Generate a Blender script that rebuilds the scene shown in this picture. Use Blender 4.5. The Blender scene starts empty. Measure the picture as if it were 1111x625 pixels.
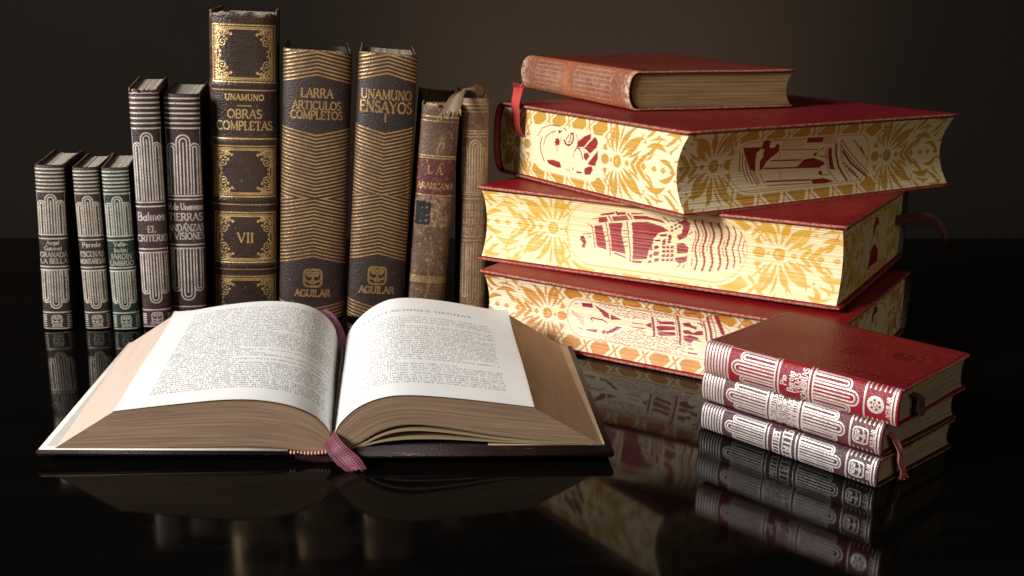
import bpy, bmesh, math, random
import numpy as np
from mathutils import Matrix, Vector

R = math.radians
scene = bpy.context.scene
COL = scene.collection
Q = 2.4          # mesh samples per pixel on printed, gilded and painted surfaces

# ------------------------------------------------------------------ camera
cam_data = bpy.data.cameras.new("camera")
cam = bpy.data.objects.new("camera", cam_data)
COL.objects.link(cam)
cam_data.sensor_width = 36.0
cam_data.lens = 36.0 * 1242.0 / 1111.0
cam_data.clip_start = 0.01
cam_data.clip_end = 50.0
cam.matrix_world = (Matrix.Translation((0, 0, 0.2)) @ Matrix.Rotation(R(90 - 14.611), 4, 'X')
                    @ Matrix.Rotation(R(1.302), 4, 'Z'))
scene.camera = cam

# ------------------------------------------------------------------ world, lamps, exposure
world = bpy.data.worlds.new("World")
scene.world = world
world.use_nodes = True
bg = world.node_tree.nodes["Background"]
bg.inputs[0].default_value = (1.0, 0.95, 0.9, 1)
bg.inputs[1].default_value = 0.012

def area_lamp(name, loc, target, size, power, colour=(1, 1, 1), size_y=None):
    d = bpy.data.lights.new(name, 'AREA')
    d.energy = power
    d.color = colour
    d.shape = 'RECTANGLE'
    d.size = size
    d.size_y = size_y or size
    o = bpy.data.objects.new(name, d)
    COL.objects.link(o)
    o.location = loc
    o.rotation_euler = (Vector(target) - Vector(loc)).to_track_quat('-Z', 'Y').to_euler()
    return o

area_lamp("key_softbox", (-1.05, -0.22, 0.66), (0.0, 0.56, 0.06), 0.42, 40.0, (1.0, 0.965, 0.92))
area_lamp("fill_softbox", (0.55, -0.95, 0.55), (0.05, 0.62, 0.08), 0.7, 3.8, (1.0, 0.84, 0.60))
sd = bpy.data.lights.new("backdrop_spot", 'SPOT')
sd.energy = 36.0
sd.color = (1.0, 0.74, 0.54)
sd.spot_size = R(70)
sd.spot_blend = 1.0
sd.shadow_soft_size = 0.08
so = bpy.data.objects.new("backdrop_spot", sd)
COL.objects.link(so)
so.location = (0.10, 1.10, -0.22)
so.rotation_euler = (Vector((0.13, 1.71, 0.10)) - Vector(so.location)).to_track_quat('-Z', 'Y').to_euler()

scene.view_settings.view_transform = 'Standard'
scene.view_settings.look = 'None'
scene.view_settings.exposure = 0.0
scene.view_settings.gamma = 1.0
scene.render.engine = 'CYCLES'
scene.cycles.max_bounces = 6
scene.cycles.use_denoising = True

# ------------------------------------------------------------------ materials
def new_mat(name):
    m = bpy.data.materials.new(name)
    m.use_nodes = True
    nt = m.node_tree
    return m, nt, nt.nodes["Principled BSDF"]

class NT:
    """small wrapper: nodes and sockets by short calls"""
    def __init__(s, nt):
        s.nt = nt
    def node(s, typ, **kw):
        n = s.nt.nodes.new(typ)
        for k, v in kw.items():
            setattr(n, k, v)
        return n
    def put(s, sock, v):
        if isinstance(v, bpy.types.NodeSocket):
            s.nt.links.new(v, sock)
        elif isinstance(v, (tuple, list)) and len(v) == 3 and sock.type == 'RGBA':
            sock.default_value = (*v, 1)
        else:
            sock.default_value = v
    def mix(s, f, a, b):
        n = s.node('ShaderNodeMix', data_type='RGBA')
        s.put(n.inputs[0], f); s.put(n.inputs[6], a); s.put(n.inputs[7], b)
        return n.outputs[2]
    def math(s, op, a, b=0.5, clamp=False):
        n = s.node('ShaderNodeMath', operation=op, use_clamp=clamp)
        s.put(n.inputs[0], a); s.put(n.inputs[1], b)
        return n.outputs[0]
    def ramp(s, v, lo, hi, a=0.0, b=1.0):
        n = s.node('ShaderNodeMapRange', clamp=True)
        s.put(n.inputs[0], v); s.put(n.inputs[1], lo); s.put(n.inputs[2], hi)
        s.put(n.inputs[3], a); s.put(n.inputs[4], b)
        return n.outputs[0]
    def coord(s, which='Object', scale=(1, 1, 1)):
        t = s.node('ShaderNodeTexCoord')
        m = s.node('ShaderNodeMapping')
        s.nt.links.new(t.outputs[which], m.inputs[0])
        m.inputs['Scale'].default_value = scale
        return m.outputs[0]
    def noise(s, vec, scale, detail=3.0, rough=0.55):
        n = s.node('ShaderNodeTexNoise')
        s.put(n.inputs['Vector'], vec)
        n.inputs['Scale'].default_value = scale
        n.inputs['Detail'].default_value = detail
        n.inputs['Roughness'].default_value = rough
        return n.outputs[0]
    def voronoi(s, vec, scale, feature='F1'):
        n = s.node('ShaderNodeTexVoronoi', feature=feature)
        s.put(n.inputs['Vector'], vec)
        n.inputs['Scale'].default_value = scale
        return n.outputs[0]
    def attr(s, name):
        a = s.node('ShaderNodeAttribute', attribute_name=name)
        p = s.node('ShaderNodeSeparateColor')
        s.nt.links.new(a.outputs['Color'], p.inputs[0])
        return p.outputs
    def bump(s, h, strength, dist, prev=None):
        b = s.node('ShaderNodeBump')
        s.put(b.inputs['Height'], h)
        b.inputs['Strength'].default_value = strength
        b.inputs['Distance'].default_value = dist
        if prev is not None:
            s.put(b.inputs['Normal'], prev)
        return b.outputs[0]

def leather(name, base, vary=None, gold=(0.80, 0.56, 0.20), label=(0.12, 0.012, 0.012), worn=(0.36, 0.24, 0.14),
            rough=0.42, grain=900.0, grain_d=0.00018, worn_lo=0.66, worn_hi=0.74, gilt_lo=0.28, gilt_rough=0.36,
            metal=0.85, dust=0.0):
    """grained binding leather; the mesh attribute 'decor' carries gilding (R), a label or stain (G) and rubbed wear (B)"""
    m, nt, P = new_mat(name)
    n = NT(nt)
    co = n.coord('Object')
    big = n.noise(co, 55.0, 4.0, 0.6)
    fine = n.noise(co, 420.0, 4.0, 0.65)
    v = vary or tuple(c * 1.8 + 0.004 for c in base)
    col = n.mix(n.ramp(big, 0.35, 0.7), base, v)
    d = n.attr('decor')
    col = n.mix(d[1], col, n.mix(n.ramp(fine, 0.3, 0.7), label, tuple(c * 1.6 for c in label)))
    speck = n.ramp(fine, worn_lo, worn_hi)
    rub = n.math('MULTIPLY', n.math('ADD', n.math('MULTIPLY', d[2], 1.0), n.ramp(big, 0.2, 0.9, 0.0, 0.35)), n.ramp(fine, 0.42, 0.62))
    wearf = n.math('MAXIMUM', n.math('MULTIPLY', speck, 0.6), n.math('MULTIPLY', rub, d[2]), clamp=True)
    col = n.mix(wearf, col, worn)
    if dust:
        col = n.mix(n.math('MULTIPLY', n.ramp(n.noise(co, 1500.0, 2.0), 0.6, 0.75), dust), col, (0.5, 0.42, 0.36))
    g = n.math('MULTIPLY', d[0], n.ramp(n.noise(co, 700.0, 3.0, 0.7), gilt_lo, gilt_lo + 0.16, 0.12, 1.0))
    gcol = n.mix(n.ramp(n.noise(co, 160.0, 3.0), 0.3, 0.7), tuple(c * 0.62 for c in gold), gold)
    n.put(P.inputs['Base Color'], n.mix(g, col, gcol))
    n.put(P.inputs['Metallic'], n.math('MULTIPLY', g, metal))
    n.put(P.inputs['Roughness'], n.math('ADD', n.math('MULTIPLY', g, gilt_rough - rough), n.ramp(big, 0.2, 0.8, rough - 0.06, rough + 0.1)))
    vor = n.voronoi(co, grain)
    h = n.math('ADD', n.math('MULTIPLY', vor, -0.8), n.math('MULTIPLY', n.noise(co, grain * 0.6, 3.0), 0.7))
    h = n.math('SUBTRACT', n.math('MULTIPLY', h, n.math('SUBTRACT', 1.0, n.math('MULTIPLY', g, 0.6))), n.math('MULTIPLY', d[0], 0.25))
    n.put(P.inputs['Normal'], n.bump(h, 0.55, grain_d * 2.2))
    P.inputs['Specular IOR Level'].default_value = 0.38
    return m

def board_leather(name, base, vary, rough=0.4, grain=1100.0, spec=0.16, dust=0.10, worn=(0.42, 0.25, 0.16)):
    m, nt, P = new_mat(name)
    n = NT(nt)
    co = n.coord('Object')
    big = n.noise(co, 18.0, 4.0, 0.6)
    fine = n.noise(co, 600.0, 4.0, 0.7)
    col = n.mix(n.ramp(big, 0.38, 0.66), base, vary)
    scr = n.noise(n.coord('Object', (30, 260, 200)), 2.0, 5.0, 0.7)
    col = n.mix(n.math('MULTIPLY', n.ramp(scr, 0.61, 0.70), 0.38), col, worn)
    col = n.mix(n.math('MULTIPLY', n.ramp(fine, 0.60, 0.76), dust), col, worn)
    d = n.attr('decor')
    col = n.mix(n.math('MULTIPLY', d[0], 0.65), col, tuple(c * 0.3 for c in base))
    col = n.mix(n.math('MULTIPLY', d[2], n.ramp(fine, 0.35, 0.6)), col, worn)
    n.put(P.inputs['Base Color'], col)
    n.put(P.inputs['Roughness'], n.ramp(big, 0.2, 0.8, rough + 0.08, rough - 0.06))
    P.inputs['Specular IOR Level'].default_value = spec
    vor = n.voronoi(co, grain)
    h = n.math('ADD', n.math('MULTIPLY', vor, -0.8), n.math('MULTIPLY', fine, 0.6))
    h = n.math('SUBTRACT', h, n.math('MULTIPLY', d[0], 1.6))
    n.put(P.inputs['Normal'], n.bump(h, 0.5, 0.00035))
    return m

def page_edge(name, light, dark, density=170.0, bump=0.4, foxing=0.0):
    """cut page edges: UV v runs across the leaves, u along them"""
    m, nt, P = new_mat(name)
    n = NT(nt)
    fine = n.noise(n.coord('UV', (3.0, density, 1)), 1.0, 3.0, 0.7)
    mid = n.noise(n.coord('UV', (1.2, density * 0.14, 1)), 1.0, 2.0, 0.5)
    f = n.math('ADD', n.math('MULTIPLY', n.ramp(fine, 0.3, 0.72), 0.62), n.math('MULTIPLY', n.ramp(mid, 0.3, 0.7), 0.38))
    col = n.mix(f, dark, light)
    gap = n.ramp(n.noise(n.coord('UV', (0.8, density * 0.45, 1)), 1.0, 1.0), 0.70, 0.76)
    col = n.mix(n.math('MULTIPLY', gap, 0.45 if bump > 0.2 else 0.12), col, tuple(c * 0.35 for c in dark))
    if foxing:
        col = n.mix(n.math('MULTIPLY', n.ramp(n.noise(n.coord('Object'), 140.0, 4.0), 0.55, 0.75), foxing), col, (0.2, 0.1, 0.04))
    n.put(P.inputs['Base Color'], col)
    P.inputs['Roughness'].default_value = 0.8
    n.put(P.inputs['Normal'], n.bump(fine, bump, 0.0004))
    return m

def painted_edge(name, paper, ochre, red, ochre_b=None):
    m, nt, P = new_mat(name)
    n = NT(nt)
    fine = n.noise(n.coord('UV', (2.0, 130.0, 1)), 1.0, 3.0, 0.7)
    soft = n.noise(n.coord('Object'), 60.0, 3.0)
    d = n.attr('decor')
    base = n.mix(n.ramp(fine, 0.25, 0.75), tuple(c * 0.92 for c in paper), paper)
    och = n.mix(n.ramp(soft, 0.35, 0.65), ochre, ochre_b or tuple(c * 0.75 for c in ochre))
    fade = n.ramp(n.noise(n.coord('UV', (6.0, 60.0, 1)), 1.0, 3.0), 0.2, 0.5, 0.84, 1.0)
    col = n.mix(n.math('MULTIPLY', d[0], fade), base, och)
    col = n.mix(n.math('MULTIPLY', d[1], fade), col, n.mix(n.ramp(soft, 0.3, 0.7), red, tuple(c * 0.7 for c in red)))
    n.put(P.inputs['Base Color'], col)
    P.inputs['Roughness'].default_value = 0.5
    n.put(P.inputs['Normal'], n.bump(fine, 0.25, 0.0003))
    return m

def plain(name, col, rough=0.6, var=0.25, scale=200.0, bump=0.0, spec=0.5, sheen=0.0):
    m, nt, P = new_mat(name)
    n = NT(nt)
    co = n.coord('Object')
    nz = n.noise(co, scale, 4.0, 0.6)
    n.put(P.inputs['Base Color'], n.mix(n.ramp(nz, 0.3, 0.7), tuple(c * (1 - var) for c in col), tuple(min(1, c * (1 + var)) for c in col)))
    P.inputs['Roughness'].default_value = rough
    P.inputs['Specular IOR Level'].default_value = spec
    P.inputs['Sheen Weight'].default_value = sheen
    if bump:
        n.put(P.inputs['Normal'], n.bump(nz, bump, 0.0005))
    return m

def woven(name, col, dark, scale=1.0):
    """ribbon cloth, UV in millimetres"""
    m, nt, P = new_mat(name)
    n = NT(nt)
    w = n.node('ShaderNodeTexWave', wave_type='BANDS', bands_direction='X')
    n.put(w.inputs['Vector'], n.coord('UV', (scale, scale, 1)))
    w.inputs['Scale'].default_value = 0.9
    w.inputs['Distortion'].default_value = 1.2
    w2 = n.node('ShaderNodeTexWave', wave_type='BANDS', bands_direction='Y')
    n.put(w2.inputs['Vector'], n.coord('UV', (scale, scale, 1)))
    w2.inputs['Scale'].default_value = 0.7
    h = n.math('MULTIPLY', w.outputs[1], n.math('ADD', n.math('MULTIPLY', w2.outputs[1], 0.6), 0.4))
    n.put(P.inputs['Base Color'], n.mix(h, dark, col))
    P.inputs['Roughness'].default_value = 0.55
    P.inputs['Sheen Weight'].default_value = 0.08
    n.put(P.inputs['Normal'], n.bump(h, 0.5, 0.0004))
    return m

GOLD = (0.72, 0.47, 0.20)
SILVER = (0.86, 0.82, 0.76)
M = {}
M['umber'] = leather('dark brown grained leather', (0.026, 0.0145, 0.011), (0.040, 0.023, 0.018), (0.82, 0.55, 0.24), rough=0.34, grain=900, grain_d=0.00021)
M['black'] = leather('black brown leather', (0.018, 0.010, 0.008), (0.028, 0.016, 0.013), (0.60, 0.36, 0.15), rough=0.46, grain=1100)
M['plum'] = leather('plum leather', (0.028, 0.010, 0.014), (0.05, 0.022, 0.026), (0.70, 0.64, 0.56), rough=0.42, grain=1500, gilt_rough=0.42, metal=0.6)
M['brown_black'] = leather('brown black leather', (0.016, 0.010, 0.009), (0.03, 0.018, 0.016), (0.66, 0.58, 0.47), rough=0.42, grain=1500, gilt_rough=0.42, metal=0.6)
M['green'] = leather('dark green leather', (0.007, 0.016, 0.013), (0.012, 0.026, 0.021), (0.62, 0.60, 0.50), rough=0.42, grain=1500, gilt_rough=0.42, metal=0.6)
M['old_calf'] = leather('worn old calf', (0.060, 0.032, 0.019), (0.12, 0.068, 0.040), (0.70, 0.46, 0.18), label=(0.060, 0.010, 0.012),
                        worn=(0.44, 0.28, 0.155), rough=0.5, grain=700, worn_lo=0.58, worn_hi=0.7, gilt_lo=0.36)
M['old_red'] = leather('faded red cloth leather', (0.10, 0.045, 0.030), (0.16, 0.088, 0.055), (0.55, 0.40, 0.20), worn=(0.36, 0.25, 0.15),
                       label=(0.16, 0.10, 0.055), rough=0.55, grain=1300, worn_lo=0.56, worn_hi=0.7, gilt_lo=0.33, metal=0.5)
M['faded'] = leather('sun faded tan spine', (0.19, 0.055, 0.030), (0.30, 0.12, 0.07), (0.56, 0.40, 0.27), label=(0.36, 0.11, 0.03),
                     worn=(0.58, 0.44, 0.32), rough=0.6, grain=1500, worn_lo=0.58, worn_hi=0.78, gilt_lo=0.34, metal=0.0, gilt_rough=0.6, dust=0.35)
M['red_gilt'] = leather('red leather with silver tooling', (0.20, 0.006, 0.014), (0.26, 0.012, 0.02), SILVER, rough=0.36, grain=1700, gilt_rough=0.40, metal=0.55, gilt_lo=0.2)
M['maroon_gilt'] = leather('maroon leather with silver tooling', (0.085, 0.016, 0.020), (0.13, 0.035, 0.04), (0.78, 0.73, 0.67), rough=0.36, grain=1700, gilt_rough=0.4, metal=0.55, gilt_lo=0.22)
M['purple_gilt'] = leather('purple black leather with silver tooling', (0.035, 0.008, 0.018), (0.08, 0.035, 0.045), (0.76, 0.72, 0.68), rough=0.38, grain=1500, gilt_rough=0.4, metal=0.55, gilt_lo=0.24, dust=0.3)
M['red_board'] = board_leather('red morocco board', (0.17, 0.007, 0.013), (0.22, 0.014, 0.018))
M['crimson_board'] = board_leather('crimson board', (0.21, 0.004, 0.010), (0.25, 0.008, 0.013), dust=0.04)
M['brick_board'] = board_leather('old brick red board', (0.16, 0.022, 0.016), (0.20, 0.036, 0.022), rough=0.45, dust=0.5)
M['oxblood_board'] = board_leather('oxblood board', (0.145, 0.006, 0.011), (0.165, 0.014, 0.011), rough=0.38, dust=0.08)
M['maroon_board'] = board_leather('maroon board', (0.06, 0.010, 0.012), (0.09, 0.016, 0.018))
M['purple_board'] = board_leather('purple black board', (0.03, 0.008, 0.014), (0.05, 0.014, 0.02))
M['plum_board'] = board_leather('plum board', (0.022, 0.008, 0.011), (0.034, 0.014, 0.018))
M['black_board'] = board_leather('black brown board', (0.012, 0.008, 0.007), (0.02, 0.013, 0.012))
M['umber_board'] = board_leather('dark brown board', (0.015, 0.009, 0.008), (0.024, 0.014, 0.012))
M['green_board'] = board_leather('green board', (0.007, 0.02, 0.017), (0.012, 0.032, 0.028))
M['calf_board'] = board_leather('old calf board', (0.05, 0.03, 0.017), (0.09, 0.056, 0.03), rough=0.55, dust=0.5)
M['open_board'] = board_leather('dark maroon board', (0.009, 0.004, 0.005), (0.016, 0.007, 0.007), rough=0.5, dust=0.03)
M['pages_white'] = page_edge('pale page edges', (0.62, 0.56, 0.46), (0.34, 0.29, 0.22), 90)
M['pages_tan'] = page_edge('tan page edges', (0.50, 0.36, 0.22), (0.21, 0.125, 0.065), 150, foxing=0.15)
M['pages_brown'] = page_edge('browned page edges', (0.33, 0.21, 0.09), (0.13, 0.072, 0.028), 60, foxing=0.3)
M['pages_grey'] = page_edge('grey tan page edges', (0.40, 0.32, 0.21), (0.17, 0.13, 0.075), 60, foxing=0.2)
M['edge_yellow'] = painted_edge('edge painted in yellow and red', (0.78, 0.63, 0.36), (0.58, 0.31, 0.025), (0.31, 0.014, 0.016), (0.62, 0.38, 0.06))
M['edge_orange'] = painted_edge('edge painted in orange and crimson', (0.78, 0.65, 0.44), (0.46, 0.165, 0.018), (0.32, 0.012, 0.045), (0.55, 0.24, 0.04))
M['edge_tan'] = painted_edge('edge painted in tan and red', (0.80, 0.67, 0.43), (0.52, 0.28, 0.035), (0.30, 0.014, 0.014), (0.46, 0.25, 0.045))
M['endpaper'] = plain('cream endpaper', (0.58, 0.54, 0.48), 0.8, 0.08, 90)
M['ribbon_red'] = woven('red silk ribbon', (0.75, 0.085, 0.065), (0.38, 0.02, 0.02))
M['ribbon_dark'] = woven('dark maroon ribbon', (0.11, 0.016, 0.018), (0.05, 0.006, 0.008))
M['ribbon_pink'] = woven('faded pink ribbon', (0.50, 0.17, 0.16), (0.28, 0.07, 0.07))
M['ribbon_lilac'] = woven('lilac pink ribbon', (0.44, 0.19, 0.30), (0.26, 0.09, 0.15))
M['ribbon_weave'] = woven('coarse woven pink ribbon', (0.25, 0.045, 0.085), (0.045, 0.006, 0.012), 0.36)
M['ribbon_beige'] = woven('frayed beige ribbon', (0.46, 0.34, 0.23), (0.24, 0.16, 0.10))
M['headband'] = plain('striped silk headband', (0.45, 0.22, 0.15), 0.6, 0.3, 600)
M['pad'] = plain('dark buckram', (0.010, 0.007, 0.007), 0.7, 0.3, 400, 0.3)

def paper_page():
    m, nt, P = new_mat('printed page paper')
    n = NT(nt)
    co = n.coord('Object')
    d = n.attr('decor')
    col = n.mix(n.ramp(n.noise(co, 40.0, 3.0), 0.3, 0.7), (0.79, 0.79, 0.78), (0.84, 0.84, 0.83))
    col = n.mix(n.math('MULTIPLY', d[1], 0.75), col, (0.58, 0.47, 0.32))
    ink = n.math('MULTIPLY', d[0], n.ramp(n.noise(co, 350.0, 3.0), 0.25, 0.6, 0.6, 1.0))
    col = n.mix(ink, col, (0.03, 0.03, 0.03))
    n.put(P.inputs['Base Color'], col)
    P.inputs['Roughness'].default_value = 0.75
    P.inputs['Specular IOR Level'].default_value = 0.3
    n.put(P.inputs['Normal'], n.bump(n.noise(co, 900.0, 3.0), 0.12, 0.0002))
    return m
M['paper'] = paper_page()

def gloss_table():
    m, nt, P = new_mat('black polished glass')
    n = NT(nt)
    co = n.coord('Object')
    dust = n.math('MULTIPLY', n.ramp(n.voronoi(co, 420.0), 0.10, 0.03), n.ramp(n.noise(co, 60.0, 3.0), 0.52, 0.66))
    smear = n.ramp(n.noise(n.coord('Object', (3, 14, 1)), 3.0, 5.0, 0.65), 0.5, 0.8)
    n.put(P.inputs['Base Color'], n.mix(n.math('MULTIPLY', dust, 0.35), n.mix(smear, (0.0018, 0.0016, 0.0015), (0.0034, 0.0030, 0.0027)), (0.05, 0.045, 0.04)))
    n.put(P.inputs['Roughness'], n.math('ADD', n.ramp(n.noise(co, 9.0, 5.0, 0.6), 0.35, 0.75, 0.045, 0.08), n.math('MULTIPLY', smear, 0.05)))
    P.inputs['IOR'].default_value = 1.16
    n.put(P.inputs['Normal'], n.bump(n.noise(co, 5.0, 2.0), 0.02, 0.001))
    return m
M['table'] = gloss_table()
M['backdrop'] = plain('dark brown paper backdrop', (0.0175, 0.0136, 0.0107), 0.95, 0.04, 6.0, 0.0, 0.1)

# ------------------------------------------------------------------ object helpers
def mesh_object(name, verts, faces, mats, parent=None, smooth=True, uv=None, decor=None, mat_index=None):
    """verts (n,3) array, faces (m,4) int array (a triangle repeats nothing: use lists for mixed sizes)"""
    me = bpy.data.meshes.new(name)
    verts = np.asarray(verts, np.float32)
    if isinstance(faces, np.ndarray):
        faces = faces.astype(np.int32)
        me.vertices.add(len(verts)); me.vertices.foreach_set('co', verts.ravel())
        me.loops.add(faces.size); me.loops.foreach_set('vertex_index', faces.ravel())
        me.polygons.add(len(faces))
        me.polygons.foreach_set('loop_start', np.arange(len(faces), dtype=np.int32) * faces.shape[1])
        me.update(calc_edges=True)
        loops = faces.ravel()
    else:
        me.from_pydata(verts.tolist(), [], faces)
        loops = np.zeros(len(me.loops), np.int32); me.loops.foreach_get('vertex_index', loops)
    me.polygons.foreach_set('use_smooth', np.full(len(me.polygons), smooth))
    if mat_index is not None:
        me.polygons.foreach_set('material_index', np.asarray(mat_index, np.int32))
    if uv is not None:
        l = me.uv_layers.new(name='UVMap')
        l.data.foreach_set('uv', np.asarray(uv, np.float32)[loops].ravel())
    if decor is not None:
        a = me.color_attributes.new('decor', 'FLOAT_COLOR', 'POINT')
        c = np.ones((len(verts), 4), np.float32); c[:, :3] = decor
        a.data.foreach_set('color', c.ravel())
    for mm in (mats if isinstance(mats, (list, tuple)) else [mats]):
        me.materials.append(mm)
    me.validate()
    o = bpy.data.objects.new(name, me)
    COL.objects.link(o)
    if parent:
        o.parent = parent
    return o

def grid_faces(nr, nc, flip=False, base=0):
    i = np.arange(nr - 1)[:, None] * nc + np.arange(nc - 1)[None, :]
    f = np.stack([i, i + 1, i + 1 + nc, i + nc], -1).reshape(-1, 4) + base
    return f[:, ::-1] if flip else f

def from_bmesh(name, bm, mat, parent=None, smooth=True):
    bmesh.ops.recalc_face_normals(bm, faces=bm.faces)
    me = bpy.data.meshes.new(name)
    bm.to_mesh(me); bm.free()
    for p in me.polygons:
        p.use_smooth = smooth
    me.materials.append(mat)
    o = bpy.data.objects.new(name, me)
    COL.objects.link(o)
    if parent:
        o.parent = parent
    return o

def thing(name, label, cat, mat4, group=None):
    o = bpy.data.objects.new(name, None)
    COL.objects.link(o)
    o.empty_display_size = 0.02
    o.matrix_world = mat4
    o['label'] = label
    o['category'] = cat
    if group:
        o['group'] = group
    return o

# ------------------------------------------------------------------ drawing on a surface: coverage layers over a regular grid
class Canvas:
    """x0..x1 by y0..y1 in millimetres, sampled at nx by ny mesh points"""
    def __init__(s, x0, x1, y0, y1, nx, ny):
        s.x0, s.y0 = x0, y0
        s.x1, s.y1 = x1, y1
        s.xs = np.linspace(x0, x1, nx); s.ys = np.linspace(y0, y1, ny)
        s.dx = (x1 - x0) / (nx - 1); s.dy = (y1 - y0) / (ny - 1)
        s.aa = max(s.dx, s.dy)
        s.L = [np.zeros((ny, nx)) for _ in range(3)]
        s.X, s.Y = np.meshgrid(s.xs, s.ys)
    def _box(s, xa, xb, ya, yb):
        i0 = max(0, int((xa - s.x0) / s.dx) - 1); i1 = min(len(s.xs), int((xb - s.x0) / s.dx) + 3)
        j0 = max(0, int((ya - s.y0) / s.dy) - 1); j1 = min(len(s.ys), int((yb - s.y0) / s.dy) + 3)
        return (slice(j0, j1), slice(i0, i1)) if i1 > i0 and j1 > j0 else None
    def _put(s, k, sl, cov, erase):
        a = s.L[k][sl]
        s.L[k][sl] = a * (1 - cov) if erase else np.maximum(a, cov)
    def stroke(s, pts, r, k=0, erase=False, val=1.0):
        pad = r + s.aa
        for (ax, ay), (bx, by) in zip(pts[:-1], pts[1:]):
            sl = s._box(min(ax, bx) - pad, max(ax, bx) + pad, min(ay, by) - pad, max(ay, by) + pad)
            if sl is None:
                continue
            X, Y = s.X[sl], s.Y[sl]
            ex, ey = bx - ax, by - ay
            t = np.clip(((X - ax) * ex + (Y - ay) * ey) / (ex * ex + ey * ey + 1e-12), 0, 1)
            d = np.hypot(X - ax - t * ex, Y - ay - t * ey)
            s._put(k, sl, np.clip(0.5 + (r - d) / s.aa, 0, 1) * val, erase)
    def dot(s, x, y, r, k=0, erase=False, ry=None, val=1.0):
        ry = ry or r
        sl = s._box(x - r - s.aa, x + r + s.aa, y - ry - s.aa, y + ry + s.aa)
        if sl is None:
            return
        d = np.hypot((s.X[sl] - x) / r, (s.Y[sl] - y) / ry)
        s._put(k, sl, np.clip(0.5 + (1 - d) * min(r, ry) / s.aa, 0, 1) * val, erase)
    def fill(s, poly, k=0, erase=False, val=1.0):
        p = np.asarray(poly, float)
        sl = s._box(p[:, 0].min() - s.aa, p[:, 0].max() + s.aa, p[:, 1].min() - s.aa, p[:, 1].max() + s.aa)
        if sl is None:
            return
        X, Y = s.X[sl], s.Y[sl]
        ins = np.zeros(X.shape, bool); dist = np.full(X.shape, 1e9)
        for (ax, ay), (bx, by) in zip(p, np.roll(p, -1, 0)):
            if ay != by:
                c = ((ay > Y) != (by > Y)) & (X < (bx - ax) * (Y - ay) / (by - ay) + ax)
                ins ^= c
            ex, ey = bx - ax, by - ay
            t = np.clip(((X - ax) * ex + (Y - ay) * ey) / (ex * ex + ey * ey + 1e-12), 0, 1)
            dist = np.minimum(dist, np.hypot(X - ax - t * ex, Y - ay - t * ey))
        s._put(k, sl, np.clip(0.5 + np.where(ins, dist, -dist) / s.aa, 0, 1) * val, erase)
    def rect(s, x0, y0, x1, y1, r, k=0):
        s.stroke([(x0, y0), (x1, y0), (x1, y1), (x0, y1), (x0, y0)], r, k)
    def hline(s, y, x0, x1, r, k=0):
        s.stroke([(x0, y), (x1, y)], r, k)
    def decor(s):
        return np.stack([np.clip(l, 0, 1).ravel() for l in s.L], -1)

def arc_pts(cx, cy, rx, ry, a0, a1, n=14):
    return [(cx + rx * math.cos(R(a0 + (a1 - a0) * i / n)), cy + ry * math.sin(R(a0 + (a1 - a0) * i / n))) for i in range(n + 1)]

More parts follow.
